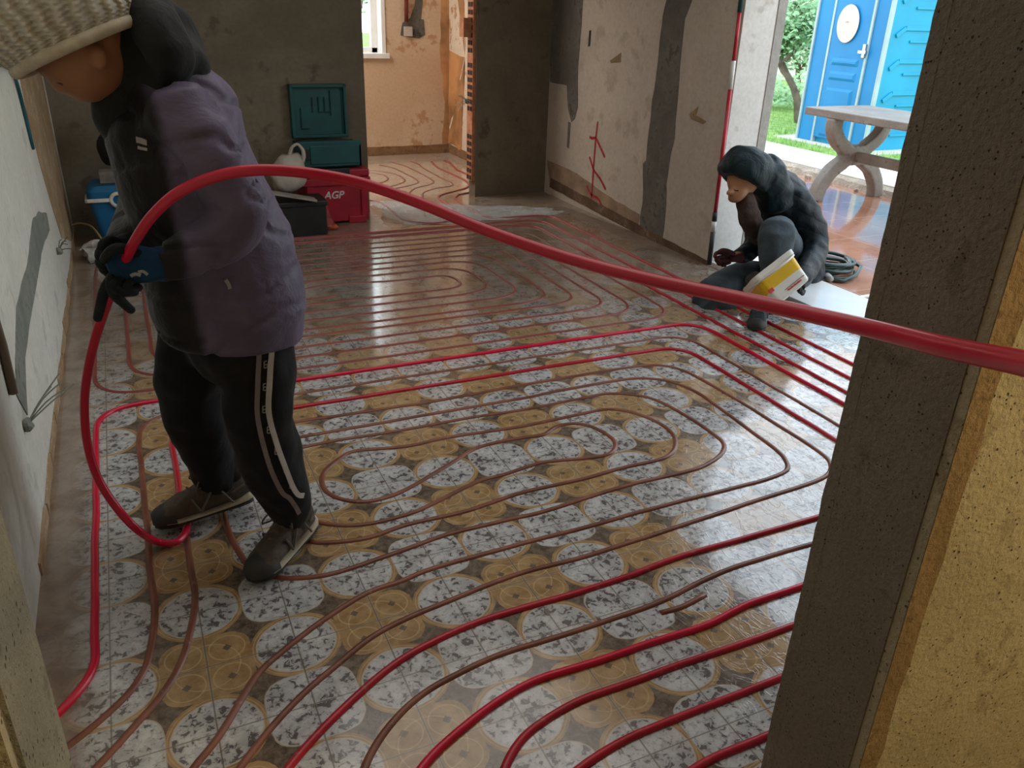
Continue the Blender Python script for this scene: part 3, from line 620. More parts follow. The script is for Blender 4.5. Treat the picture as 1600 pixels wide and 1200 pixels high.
# ---------------------------------------------------------------- things along the back wall
RB = plain('red_box_plastic', (.36, .012, .03), .45, .1); GB = plain('teal_box_plastic', (.008, .085, .085), .5, .12); DG = plain('dark_teal_box_plastic', (.005, .045, .05), .6)
T = empty('red_toolbox', (.86, 3.815, 0), 'red plastic toolbox with white lettering on the floor by the back doorway', 'toolbox')
mb = MB().box((.645, 3.715, .015), (1.075, 3.975, .30)); mb.box((.63, 3.7, .26), (1.09, 3.985, .31)); mb.box((.70, 3.7, 0.0), (.82, 3.735, .05)); mb.box((.93, 3.7, 0.0), (1.05, 3.735, .05))
mb.box((.655, 3.703, .02), (.70, 3.715, .28)); mb.box((1.02, 3.703, .02), (1.065, 3.715, .28)); mb.build('body', RB, T, bevel=.01)
MB().box((.635, 3.703, .312), (1.085, 3.985, .365)).build('lid', RB, T, bevel=.012)
MB().box((.79, 3.69, .335), (.95, 3.715, .375)).build('handle', M['black'], T, bevel=.006)
textmesh('AGP', .068, 'lettering', M['white_p'], T, frame((.835, 3.714, .195), (1, 0, 0), (0, 0, 1)))
T = empty('green_toolbox', (.84, 3.815, .375), 'dark green plastic case standing open on top of the red toolbox', 'toolbox')
mb = MB().box((.64, 3.735, .376), (1.045, 3.755, .545)).box((.64, 3.955, .376), (1.045, 3.975, .52)).box((.64, 3.735, .376), (.66, 3.975, .52)).box((1.025, 3.735, .376), (1.045, 3.975, .52)).box((.64, 3.735, .376), (1.045, 3.975, .39)); mb.box((.70, 3.727, .40), (1.03, 3.737, .52))
mb.build('body', GB, T, bevel=.005)
MB().box((.66, 3.721, .43), (.695, 3.739, .50)).build('latch', M['black'], T, bevel=.003)
tl = Matrix.Translation((.84, 3.953, .54)) @ Matrix.Rotation(math.radians(-1), 4, 'X')
mb = MB().box((-.205, .0, 0), (.17, .03, .34), tl); mb.box((-.205, -.03, 0), (-.185, .0, .34), tl).box((.15, -.03, 0), (.17, .0, .34), tl).box((-.205, -.03, .32), (.17, 0, .34), tl).box((-.205, -.03, 0), (.17, 0, .02), tl)
mb.mat(1)
for x_, z0, z1 in ((-.14, .06, .19), (-.06, .16, .26), (-.02, .16, .26), (.02, .16, .26), (.06, .14, .30)): mb.box((x_, -.012, z0), (x_ + .008, .001, z1), tl)
mb.box((-.14, -.012, .055), (-.09, .001, .063), tl); mb.box((-.02, -.012, .16), (.06, .001, .168), tl); mb.build('lid', [GB, DG], T, bevel=.004)
# crumpled film sheet, pale so the doorway's bright floor reflection is built in
fm, g_ = newmat('reflection_sheet'); g_.out(col=(.78, .84, .88), rough=.14, alpha=.24, spec=.8); g_.bump((g_.noise(9, 4, .6, dist=1.5) - .5).abs(), .9, .05)
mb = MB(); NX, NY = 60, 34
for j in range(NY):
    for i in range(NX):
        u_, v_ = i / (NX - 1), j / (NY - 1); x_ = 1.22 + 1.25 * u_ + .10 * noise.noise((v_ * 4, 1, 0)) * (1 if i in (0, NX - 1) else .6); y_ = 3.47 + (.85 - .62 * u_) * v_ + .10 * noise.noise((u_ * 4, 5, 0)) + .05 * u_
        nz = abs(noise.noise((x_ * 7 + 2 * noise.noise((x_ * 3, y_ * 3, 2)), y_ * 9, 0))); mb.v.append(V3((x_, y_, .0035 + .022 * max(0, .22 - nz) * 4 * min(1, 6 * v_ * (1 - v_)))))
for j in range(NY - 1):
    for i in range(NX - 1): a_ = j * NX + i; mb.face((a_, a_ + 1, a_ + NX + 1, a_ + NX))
o = mb.build('reflection_film', fm, smoothf=True); q_ = o.modifiers.new('t', 'SOLIDIFY'); q_.thickness = .0006; bake(o)
tag(o, 'crumpled film sheet standing for the bright floor reflection in front of the back doorway', 'film')
# white carrier bag
bagm, g_ = newmat('white_carrier_bag'); g_.out(col=(.46, .42, .36), rough=.45, spec=.4); g_.bump(g_.noise(14, 4), .6, .02)
T = empty('carrier_bag', (.52, 3.62, .26), 'crumpled whitish plastic carrier bag on the black crate beside the green case', 'bag')
mb = MB(); rings = []
for i in range(13):
    t = i / 12; wv = (.105 * math.sin(math.pi * (.18 + t * .70)) + .01); cx_ = .515 + .03 * t
    rings.append([(cx_ + wv * math.cos(q) * (1 + .12 * math.sin(3 * q + t * 7)), 3.60 + .07 * math.sin(q) * math.sin(math.pi * (.2 + t * .65)), (.262 + .23 * t)) for q in [2 * math.pi * j / 24 for j in range(24)]])
mb.ring_loft(rings); mb.build('sack', bagm, T, smoothf=True, wob=.018, wobs=14)
MB().tube([(.54, 3.60, .46), (.56, 3.59, .535), (.60, 3.585, .555), (.63, 3.585, .51), (.625, 3.59, .45), (.58, 3.595, .42)], .011, 8, 4).build('handle', bagm, T, smoothf=True, wob=.006, wobs=30)
# black crate with a board on it
T = empty('black_crate', (.57, 3.56, 0), 'black plastic crate on the floor beside the red toolbox', 'crate')
mb = MB().box((.41, 3.455, 0), (.725, 3.67, .21)); mb.mat(1); mb.box((.40, 3.445, .19), (.735, 3.68, .225)); mb.build('body', [plain('black_crate_plastic', (.012, .012, .011), .6), M['black']], T, bevel=.008)
bm_ = Matrix.Translation((.50, 3.50, .262)) @ Matrix.Rotation(.22, 4, 'Y')
tag(MB().box((-.16, -.10, 0), (.16, .0, .012), bm_).build('grey_board', plain('grey_board', (.30, .27, .23), .6), bevel=.002), 'flat grey board lying across the black crate', 'board')
clear, g_ = newmat('clear_red_bag'); g_.out(col=(.42, .06, .05), rough=.3, alpha=.55); g_.bump(g_.noise(20), .5, .02)
T = empty('clear_bag', (.76, 3.58, 0), 'thin transparent bag slumped against the red toolbox with orange netting', 'bag')
mb = MB(); rings = []
for i in range(9):
    t = i / 8; rr = .05 * (1 - t * .62) * (1 + .2 * math.sin(t * 9)); rings.append([((.75) + rr * math.cos(q) * 1.1 - .01 * t, 3.585 + rr * .7 * math.sin(q) + .06 * t, .004 + .20 * t) for q in [2 * math.pi * j / 16 for j in range(16)]])
mb.ring_loft(rings).build('film', clear, T, smoothf=True, wob=.01, wobs=25)
MB().ball((.79, 3.565, .018), (.036, .022, .018)).build('netting', plain('orange_netting', (.62, .13, .03), .6), T, smoothf=True, wob=.008, wobs=40)
# cool box
BC = plain('blue_cooler_plastic', (.006, .13, .30), .45, .08)
T = empty('cool_box', (-.475, 3.60, 0), 'blue cool box with white carrying handle by the back wall', 'cool box')
mb = MB(); 
def rrect(cx, cy, hx, hy, r_, z, n=5):
    o = []
    for sx, sy, a0 in ((1, 1, 0), (-1, 1, 90), (-1, -1, 180), (1, -1, 270)):
        for k in range(n + 1):
            a_ = math.radians(a0 + 90 * k / n); o.append(V3((cx + sx * (hx - r_) + r_ * math.cos(a_), cy + sy * (hy - r_) + r_ * math.sin(a_), z)))
    return o
mb.ring_loft([rrect(-.475, 3.60, .105, .09, .03, .0), rrect(-.475, 3.60, .115, .10, .03, .02), rrect(-.475, 3.60, .155, .13, .035, .29), rrect(-.475, 3.60, .155, .13, .035, .305)]).build('body', BC, T, smoothf=False)
mb = MB(); mb.ring_loft([rrect(-.475, 3.60, .158, .133, .035, .306), rrect(-.475, 3.60, .160, .135, .035, .345), rrect(-.475, 3.60, .135, .11, .03, .375)]).build('lid', BC, T)
mb = MB().box((-.645, 3.455, .290), (-.51, 3.466, .310)); mb.box((-.44, 3.455, .290), (-.305, 3.466, .310)); mb.tube([(-.475 + .037 * math.cos(q), 3.46, .298 + .037 * math.sin(q)) for q in [2 * math.pi * j / 20 for j in range(20)]], .011, 8, closed=True)
mb.box((-.647, 3.455, .290), (-.635, 3.61, .310)); mb.build('handle', M['white_p'], T, bevel=.002)
tag(MB().box((-.555, 3.54, .378), (-.435, 3.65, .445), None).build('carton', plain('grey_card', (.22, .20, .17), .8, .2), bevel=.004), 'small greyish carton standing on the cool box lid', 'box')
tag(MB().limb([(-.45, 3.65, .50), (-.45, 3.67, .57), (-.44, 3.68, .64), (-.43, 3.69, .68)], [.075, .085, .06, .03]).build('black_holdall', plain('black_cloth', (.012, .011, .012), .9), smoothf=True, wob=.02, wobs=12), 'black cloth bundle piled above the carton on the cool box', 'bundle')
# crumpled plastic and wire at the foot of the left wall
mb = MB().ball((-.60, 3.30, .045), (.105, .07, .05), nu=26, nv=18)
tag(mb.build('crumpled_wrapper', plain('pale_wrapper', (.50, .49, .46), .4, .2, 30), wob=.05, wobs=24), 'crumpled whitish plastic wrapper on the floor in the back left corner', 'wrapper')
tag(MB().tube([(-.58, 3.40, .05), (-.60, 3.44, .09), (-.64, 3.52, .14), (-.70, 3.58, .15), (-.75, 3.62, .13)], .006, 6, 5).build('yellow_cable', plain('yellow_cable', (.30, .24, .10), .5), smoothf=True), 'thin yellowish cable sticking up behind the crumpled wrapper', 'cable')
# fittings on the left wall
tag(MB().tube([at(6, 92, x=-.752), at(20, 112, x=-.750), at(32, 150, x=-.752), at(48, 215, x=-.752), at(52, 232, x=-.755)], .007, 8, 4).build('teal_cable', plain('teal_cable', (.01, .11, .14), .5), smoothf=True), 'teal cable hanging down the left wall beside the knitted hat', 'cable')
tag(MB().tube([at(-10, 100, x=-.75), at(8, 99, x=-.745), at(20, 106, x=-.75)], .012, 8, 4).build('wall_hook', M['black'], smoothf=True), 'black bracket on the left wall at the end of the teal cable', 'bracket')
def frayed(c, n, spread, label, nm='cable_stub', mat=None, dirn=(1, 0, 0), L=.12):
    T = empty(nm, c, label, 'cable'); c = V3(c)
    MB().ball(c, (.016, .02, .02), nu=10, nv=8).build('outlet', M['mortar2'], T, wob=.008, wobs=50)
    for k in range(n):
        d = (V3(dirn) + V3((random.uniform(-.3, .3), random.uniform(-spread, spread), random.uniform(-spread, spread)))).normalized()
        MB().tube([c, c + d * L * .5 + V3((0, 0, .01)), c + d * L + V3((0, random.uniform(-.02, .02), random.uniform(-.02, .02)))], .0022, 5, 3).build('wire', mat or plain('dusty_wire', (.24, .25, .20), .6), T)
frayed(at(42, 664, x=-.752), 5, .3, 'bundle of loose wires sticking out of the left wall near the front', dirn=(.55, .75, .35), L=.16)
frayed(at(92, 392, x=-.75), 5, .8, 'tangle of short dusty wires low on the left wall near the back corner', dirn=(.5, .4, .2), L=.07, mat=plain('brown_wire', (.16, .12, .07), .7))
tag(MB().tube([at(-14, 480, x=-.748), at(4, 540, x=-.748), at(21, 615, x=-.75)], .011, 8).build('wall_conduit', plain('brown_conduit', (.16, .12, .08), .7), smoothf=True), 'short brown conduit running down to the wires on the left wall', 'conduit')
# junction box in the room beyond
T = empty('junction_box', at(645, 50, y=6.29), 'small grey junction box with a red conduit on the wall beyond', 'junction box')
p0 = at(645, 48, y=6.27)
MB().box((p0.x - .085, 6.272, p0.z - .05), (p0.x + .0, 6.292, p0.z + .035)).build('box', plain('pale_box', (.5, .45, .42), .5), T, bevel=.004)
MB().box((p0.x + .02, 6.268, p0.z - .03), (p0.x + .055, 6.292, p0.z + .01)).build('socket', plain('dark_socket', (.06, .06, .08), .5), T, bevel=.003)
MB().tube([at(635, 34, y=6.27), at(635, -10, y=6.27), at(635, -120, y=6.27)], .019, 10).build('conduit', plain('dark_red_conduit', (.17, .03, .02), .5), T, smoothf=True)
frayed((2.03, 4.30, .72), 6, .7, 'bunch of pale wires sticking out of the broken brick edge', dirn=(-1, -.1, .0), L=.09, mat=plain('pale_wire', (.55, .5, .4), .6))

# ---------------------------------------------------------------- the pipe in the air
def dpt(px, py, y): return at(px, py, y=y)
air = [at(1720, 597, d=.60), at(1600, 568, d=.72), at(1480, 543, d=.83), at(1355, 512, d=.96), at(1180, 472, d=1.10), at(1000, 433, d=1.24), at(880, 401, d=1.33), at(760, 360, d=1.40), at(660, 319, d=1.46), at(560, 285, d=1.50), at(470, 269, d=1.52), at(400, 266, d=1.54), at(340, 275, d=1.57), at(280, 300, d=1.62), at(240, 335, d=1.68), at(215, 370, d=1.74),
       at(198, 402, d=1.81), at(180, 440, d=1.89), at(165, 480, d=1.96), at(150, 525, d=2.03), at(138, 575, d=2.11), at(132, 630, d=2.19), at(136, 690, d=2.25), at(152, 745, d=2.29), at(182, 793, d=2.30), at(215, 828, d=2.30), at(245, 846, z=.024), at(272, 848, z=.020), at(288, 835, z=.016), at(293, 818, z=.014), at(290, 800, z=.013)]
air = smooth(air, 6)
T = empty('red_pipe', (.49, -1.1, 1.1), 'bright red pipe arching through the air from the worker past the concrete jamb', 'pipe')
o = MB().tube(air, .0102, 14).build('pipe', M['rednew'], T, smoothf=True)
mk = []                                                       # faint printing along it
for k in range(9):
    p = at(1064 + k * 9 + (k > 4) * 6, 448 + k * 2.2, d=1.1785 - k * .007 - (k > 4) * .004); mk.append(p)
mb = MB()
for p in mk: mb.ball(p, (.0028, .002, .0015), nu=6, nv=4)
mb.build('printing', plain('dark_print', (.12, .01, .015), .5), T)

# ---------------------------------------------------------------- people
SKIN = plain('skin', (.36, .17, .085), .55, .12, 6)
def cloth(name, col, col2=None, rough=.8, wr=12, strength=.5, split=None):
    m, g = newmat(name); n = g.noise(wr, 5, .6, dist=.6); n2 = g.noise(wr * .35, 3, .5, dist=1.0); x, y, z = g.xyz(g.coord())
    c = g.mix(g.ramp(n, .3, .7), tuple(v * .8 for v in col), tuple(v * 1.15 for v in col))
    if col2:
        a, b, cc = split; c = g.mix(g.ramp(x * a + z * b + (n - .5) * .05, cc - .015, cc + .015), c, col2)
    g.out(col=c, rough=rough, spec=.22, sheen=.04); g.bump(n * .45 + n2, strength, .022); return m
def surf(objs, px, py, off=.002):                             # the spot on a body surface seen at a pixel
    r = ray(px, py).normalized(); best = None
    for o in objs:
        mi = o.matrix_world.inverted(); ok, loc, nor, i = o.ray_cast(mi @ CC, (mi.to_3x3() @ r).normalized())
        if ok:
            w = o.matrix_world @ loc
            if best is None or (w - CC).length < (best[0] - CC).length: best = (w, (o.matrix_world.to_3x3() @ nor).normalized())
    return best and (best[0] + best[1] * off, best[1])
def ribbon(mb, objs, pix, w, th=.003):
    P = smooth([V3((a, b, 0)) for a, b in pix], 6); S = [surf(objs, p.x, p.y, 0) for p in P]; S = [q for q in S if q]; rings = []
    for i, (p, n) in enumerate(S):
        t = (S[min(i + 1, len(S) - 1)][0] - S[max(i - 1, 0)][0]).normalized(); s_ = n.cross(t).normalized() * w
        rings.append([p - s_ - n * .003, p + s_ - n * .003, p + s_ + n * th, p - s_ + n * th])
    if len(rings) > 1: mb.ring_loft(rings)
SHD = plain('dark_toe_rubber', (.035, .034, .032), .7); SHP = plain('taupe_overlay', (.15, .13, .11), .7)
def shoe(parent, heel, toe, mats, laces=True, L=None, boot=.128):
    heel, toe = V3(heel), V3(toe); X = (toe - heel); L = L or X.length; X.normalize(); Y = V3((0, 0, 1)).cross(X).normalized(); Z = X.cross(Y)
    Mx = Matrix(((X.x, Y.x, Z.x, heel.x), (X.y, Y.y, Z.y, heel.y), (X.z, Y.z, Z.z, heel.z), (0, 0, 0, 1)))
    st = [(0, .022, .075), (.015, .032, .098), (.05, .036, boot), (.10, .036, boot), (.14, .038, .098), (.18, .042, .082), (.215, .046, .066), (.245, .042, .054), (.265, .032, .042), (.277, .016, .028)]
    def rings(z0, zf, grow): 
        out = []
        for x, w, h in st:
            x = x * L / .277; w += grow; top = zf(x, h); pr = []
            for j in range(20):
                q = 2 * math.pi * j / 20; cx, sx = math.cos(q), math.sin(q)
                yy = math.copysign(abs(cx) ** .75, cx) * w; zz = (z0 + top) / 2 + math.copysign(abs(sx) ** .8, sx) * (top - z0) / 2
                if zz > .05: yy *= 1 - .38 * min(1, (zz - .05) / .06)
                pr.append(Mx @ V3((x, yy, zz)))
            out.append(pr)
        return out
    MB().ring_loft(rings(0.012, lambda x, h: h, -.002)).build('upper', mats[0], parent, smoothf=True, subsurf=1, wob=.004, wobs=40)
    wave = lambda x, h: .024 + .008 * math.cos(x / L * 6.3) + (.010 if x < .03 else 0)
    ms = MB().ring_loft(rings(.010, wave, .004)).build('midsole', mats[1], parent, smoothf=True)
    MB().ring_loft(rings(.0, lambda x, h: .014, .002)).build('outsole', mats[2], parent, smoothf=True)
    cap = []
    for x, w, h in st[6:]:
        cap.append([Mx @ V3((x * L / .277 + .003, math.copysign(abs(math.cos(q)) ** .75, math.cos(q)) * (w + .0035), .016 + (h * .62 + .004) * max(0, math.sin(q)))) for q in [math.pi * j / 14 for j in range(15)]])
    MB().ring_loft(cap).build('toe_cap', SHD, parent, smoothf=True)
    for sd in (1, -1):
        mb = MB()
        for x0, z0, x1, z1 in ((.06, .03, .10, .10), (.10, .10, .15, .03), (.15, .03, .17, .075), (.02, .075, .06, .06)):
            f = lambda x, z: Mx @ V3((x * L / .277, sd * (.0405 * (1 - .38 * max(0, min(1, (z - .05) / .06))) + .001), z))
            mb.tube([f(x0, z0), f((x0 + x1) / 2, (z0 + z1) / 2), f(x1, z1)], .0035, 6, 3)
        mb.build('overlay', SHP, parent, smoothf=True)
    if laces: MB().ring_loft([[Mx @ V3((.052 + .040 * math.cos(q), .027 * math.sin(q), z)) for q in [2 * math.pi * j / 16 for j in range(16)]] for z in (.085, boot + .02, boot + .045)]).build('sock', M['black'], parent, smoothf=True)
    if laces:
        mb = MB()
        for k in range(4):
            x = (.115 + .022 * k) * L / .277; z = .104 - .011 * k
            mb.tube([Mx @ V3((x, -.026, z - .012)), Mx @ V3((x + .006, 0, z + .006)), Mx @ V3((x + .012, .026, z - .012))], .0028, 6, 3)
            mb.tube([Mx @ V3((x, .026, z - .012)), Mx @ V3((x + .006, 0, z + .007)), Mx @ V3((x + .012, -.026, z - .012))], .0028, 6, 3)
        mb.tube([Mx @ V3((.115, 0, .108)), Mx @ V3((.135, .03, .125)), Mx @ V3((.15, .045, .10)), Mx @ V3((.13, .02, .10))], .0026, 6, 5)
        mb.tube([Mx @ V3((.115, 0, .108)), Mx @ V3((.14, -.03, .12)), Mx @ V3((.155, -.045, .095)), Mx @ V3((.13, -.02, .10))], .0026, 6, 5)
        mb.build('laces', mats[3], parent, smoothf=True)
def pl(rows): return [at(px, py, y=y) for px, py, y, *_ in rows], [(r[3], r[4] if len(r) > 4 else r[3]) for r in rows]
# -- worker laying the pipe
W = empty('person', (-.28, .26, 0), 'person in knitted cream hat and purple jacket bending over to lay the red pipe', 'person')
K = .00163
# body
mb = MB()
mb.limb(*pl([(345, 480, .27, .13, .10), (325, 350, .27, .13, .11), (290, 230, .27, .15, .10), (255, 150, .26, .13, .08), (225, 115, .25, .055), (195, 95, .23, .05)]))
HC = at(135, 78, y=.20)
mb.ball(HC, (.088, .072, .10), Matrix.Rotation(.5, 4, 'Y'))
mb.limb([HC + V3((-.02, 0, -.02)), at(110, 118, y=.20), at(90, 128, y=.20)], [(.055, .06), (.048, .045), (.03, .025)])
mb.ball(at(72, 110, y=.20), (.018, .013, .014)); mb.ball(at(84, 124, y=.20), (.012, .02, .008)); mb.ball(at(155, 92, y=.118), (.018, .008, .026))
mb.limb([at(125, 95, y=.20), at(140, 128, y=.20), at(120, 140, y=.20)], [(.058, .05), (.050, .042), (.038, .026)])
mb.limb(*pl([(280, 170, .13, .045), (335, 255, .07, .038), (368, 330, .05, .034), (318, 386, .035, .030), (250, 415, .045, .027), (215, 415, .045, .03, .018), (190, 420, .045, .03, .014)]))
mb.limb(*pl([(260, 165, .43, .05), (240, 250, .48, .045), (228, 330, .48, .04), (205, 370, .32, .034), (180, 392, .20, .026), (170, 400, .17, .025, .015)]))
mb.limb(*pl([(385, 500, .19, .075), (400, 600, .18, .058), (408, 660, .16, .050), (432, 730, .15, .040), (454, 792, .17, .030), (457, 825, .19, .03)]))
mb.limb(*pl([(330, 500, .36, .08), (300, 610, .38, .062), (305, 660, .39, .05), (325, 715, .41, .04), (345, 755, .42, .032), (350, 775, .42, .03)]))
body = mb.build('body', SKIN, W, remesh=.008, soften=3)
# eye and mouth hints on the lowered face
MB().limb([at(86, 127, y=.172), at(97, 131, y=.160)], [.003, .003], n=8).build('mouth', plain('lip', (.18, .06, .045), .5), W, smoothf=True)
TR = cloth('black_tracksuit', (.010, .010, .012), rough=.75, wr=9, strength=.55)
mb = MB()
mb.limb(*pl([(378, 470, .27, .17, .12), (370, 515, .27, .19, .14), (368, 550, .27, .18, .12)]))
mb.limb(*pl([(395, 520, .19, .095, .098), (400, 560, .18, .092, .095), (404, 600, .17, .086, .090), (404, 650, .155, .080, .084), (424, 720, .145, .076, .080), (443, 765, .15, .066, .068), (453, 792, .17, .058, .058), (455, 805, .18, .050, .050)]))
mb.limb(*pl([(318, 520, .36, .095, .11), (303, 560, .37, .090, .098), (298, 610, .38, .082, .088), (308, 660, .39, .076, .080), (322, 700, .40, .068, .072), (333, 738, .41, .056, .060), (338, 755, .42, .050, .052)]))
tr = mb.build('trousers', TR, W, remesh=.009, soften=4, wob=.008, wobs=16)
bpy.context.view_layer.update()
mb = MB(); ribbon(mb, [tr], [(405, 522), (404, 560), (403, 600), (402, 645), (409, 685), (424, 735), (440, 768), (452, 778), (462, 792), (467, 802)], .0058); mb.build('stripe', plain('grey_stripe', (.26, .23, .235), .6), W)
mb = MB(); ribbon(mb, [tr], [(427, 520), (424, 550), (421, 600), (420, 645), (431, 690), (447, 735), (458, 762), (466, 773), (474, 774)], .0066); mb.build('stripe', plain('white_stripe', (.62, .63, .63), .6), W)
for k, (px, py) in enumerate(((416, 538), (415, 570), (414, 605), (413, 640), (420, 672), (432, 705), (446, 733), (455, 758))):
    mb = MB()
    for (ax, ay, bx, by) in ((-3, -5, 2, -6), (-3, 0, 3, -1), (-2, 5, 3, 4), (-3, -5, -3, 5), (3, -1, 3, 5)):
        ribbon(mb, [tr], [(px + ax * .8, py + ay), (px + (ax + bx) * .4, py + (ay + by) / 2), (px + bx * .8, py + by)], .0011, .0015)
    mb.build('letter', M.setdefault('letters', plain('grey_letters', (.38, .38, .38), .6)), W)
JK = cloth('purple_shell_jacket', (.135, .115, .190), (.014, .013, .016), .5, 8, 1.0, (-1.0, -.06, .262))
mb = MB()
rows = [(358, 512, 108, .20), (358, 490, 112, .205), (354, 450, 114, .205), (343, 400, 112, .205), (326, 350, 108, .205), (305, 300, 100, .20), (287, 250, 94, .20), (275, 205, 92, .19), (264, 165, 88, .165), (250, 128, 70, .125), (238, 92, 56, .10), (226, 55, 44, .085)]
mb.limb([at(a, b, y=.27) for a, b, c, d in rows], [(d, c * K) for a, b, c, d in rows], n=28, power=2.3, cap0=.15)
mb.limb(*pl([(280, 172, .12, .080), (312, 215, .08, .072), (342, 270, .05, .066), (372, 325, .04, .064), (360, 365, .03, .060), (318, 388, .03, .054), (280, 405, .035, .048), (250, 414, .04, .040)]))
mb.limb(*pl([(262, 170, .42, .085), (245, 245, .47, .075), (228, 325, .47, .068), (208, 365, .33, .055), (188, 388, .22, .042)]))
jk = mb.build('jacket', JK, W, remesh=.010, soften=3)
for v in jk.data.vertices:                                    # folds and a drawn-in hem
    p = v.co + jk.location + W.location; q = V3((p.x * 5 + p.z * 3, p.y * 4, p.z * 15 - p.x * 4)); v.co += v.normal * (noise.noise(q) * .010 - max(0, .09 - abs(noise.noise(q * .8 + V3((3, 1, 7))))) * .11 - .002)
jk.data.update()
HD = cloth('dark_hood_lining', (.022, .024, .026), rough=.8, wr=14, strength=.7)
mb = MB()
mb.limb(*pl([(212, 5, .24, .05), (238, 30, .17, .052), (262, 72, .13, .05), (262, 112, .16, .045), (230, 135, .20, .04)]))
mb.limb(*pl([(225, 10, .30, .055), (262, 55, .34, .06), (285, 95, .27, .055), (290, 108, .20, .045)]))
mb.limb(*pl([(190, 60, .23, .075), (196, 110, .24, .080), (196, 165, .24, .070), (205, 220, .24, .05)]))
mb.build('hood', HD, W, remesh=.009, soften=3, wob=.012, wobs=14)
bpy.context.view_layer.update()
mb = MB(); ribbon(mb, [jk], [(214, 218), (222, 220), (230, 223)], .006, .0025); ribbon(mb, [jk], [(216, 230), (223, 232), (231, 234)], .003, .0025); mb.build('chest_badge', plain('grey_badge', (.4, .38, .36), .6), W)
mb = MB(); ribbon(mb, [jk], [(352, 437), (356, 443), (359, 451)], .004, .003); mb.build('zip_pull', plain('zip_metal', (.35, .34, .35), .4), W)
# knitted hat
def m_knit():
    m, g = newmat('cream_cable_knit'); u = g.coord('UV'); a, h, _ = g.xyz(u)
    w = g.m('SINE', h * 60.0); cab = g.m('SINE', a * 2 * math.pi * 30.0 + w * .55); st = g.m('SINE', (h + a * .3) * 260.0)
    hh = cab * .6 + st * .18 * cab + g.noise(60, 3) * .4
    g.out(col=g.mix(g.ramp(hh, -.7, .7), (.55, .52, .41), (.86, .83, .72)), rough=.95, sheen=.3); g.bump(hh, .9, .012); return m
up = (V3((-.40, .10, .91))).normalized(); rc = at(114, 60, y=.19)
X_ = V3((0, 1, 0)); X_ = (X_ - up * X_.dot(up)).normalized(); Y_ = up.cross(X_)
HM = Matrix(((X_.x, Y_.x, up.x, rc.x), (X_.y, Y_.y, up.y, rc.y), (X_.z, Y_.z, up.z, rc.z), (0, 0, 0, 1)))
prof = [(.104, -.006), (.113, -.016), (.124, -.012), (.138, .008), (.152, .045), (.158, .09), (.148, .13), (.128, .17), (.09, .20), (.045, .215), (.012, .22)]
pr = smooth([V3((a, 0, b)) for a, b in prof], 4); nn = 72
mb = MB(); mb.ring_loft([[HM @ V3((p.x * .78 * math.cos(2 * math.pi * j / nn), p.x * 1.04 * math.sin(2 * math.pi * j / nn), p.z)) for j in range(nn)] for p in pr])
hat = mb.build('knitted_hat', m_knit(), W, smoothf=True)
uv = hat.data.uv_layers.new(name='u')
nr = len(pr)
for poly in hat.data.polygons:
    js = [hat.data.loops[li].vertex_index % nn for li in poly.loop_indices]; wrap = max(js) - min(js) > nn / 2
    for li in poly.loop_indices:
        vi = hat.data.loops[li].vertex_index; j = vi % nn; uv.data[li].uv = ((j + (nn if wrap and j < nn / 2 else 0)) / nn, (vi // nn) / nr)
MB().tube([HM @ V3((.118 * .80 * math.cos(q), .118 * 1.06 * math.sin(q), -.014)) for q in [2 * math.pi * j / 48 for j in range(48)]], .013, 10, closed=True).build('hat_hem', plain('cream_knit_hem', (.66, .61, .49), .95, .1, 40), W, smoothf=True)
# gloves
GL = cloth('blue_knit_glove', (.010, .050, .125), rough=.85, wr=30, strength=.3); GF = cloth('dark_coated_fingers', (.008, .014, .018), rough=.55, wr=30, strength=.25)
mb = MB()
mb.limb(*pl([(256, 412, .04, .034, .038), (236, 414, .035, .036, .036), (205, 413, .03, .024, .044), (178, 420, .028, .020, .042)]), n=18)
gl = mb.build('glove', GL, W, remesh=.004, soften=2, wob=.002, wobs=40)
def fingers(specs, parent, mat, first='glove_finger'):
    for P in specs:
        r0 = P[0]; pts = [at(a, b, y=y) for a, b, y in P[1:]]; MB().limb(pts, [r0 * 1.05, r0 * 1.05, r0 * .98, r0 * .88][:len(pts)], n=12, endcap=.9).build(first, mat, parent, smoothf=True, wob=.0008, wobs=90)
fingers([(.0105, (176, 432, .022), (163, 455, .012), (157, 478, .018), (153, 497, .03)), (.0105, (174, 436, .012), (176, 456, -.006), (190, 471, .0), (204, 484, .02)), (.0105, (186, 440, .008), (176, 449, -.010), (192, 456, -.006), (210, 456, .012)), (.009, (204, 440, .012), (196, 449, -.002), (206, 453, .002), (217, 449, .02)), (.011, (214, 396, .02), (190, 388, .0), (173, 393, .0), (163, 405, .012))], W, GF)
MB().limb(*pl([(205, 384, .22, .032), (182, 390, .17, .028, .026), (166, 395, .13, .018, .024)]), n=16).build('glove', GF, W, remesh=.005, soften=2)
fingers([(.010, (168, 388, .12), (158, 392, .09), (156, 402, .075), (163, 410, .08)), (.010, (168, 398, .12), (158, 404, .10), (158, 414, .085), (166, 418, .085)), (.0095, (170, 404, .12), (162, 412, .105), (162, 421, .09), (168, 424, .09)), (.009, (174, 408, .13), (168, 418, .11), (168, 427, .10), (174, 430, .10)), (.0105, (184, 380, .13), (172, 376, .10), (162, 381, .085), (158, 390, .085))], W, GF)
bpy.context.view_layer.update()
mb = MB(); ribbon(mb, [gl], [(204, 431), (212, 428), (220, 430)], .0035, .0015); ribbon(mb, [gl], [(216, 425), (224, 424), (231, 429)], .003, .0015); mb.build('glove_print', plain('glove_print', (.38, .40, .42), .6), W)
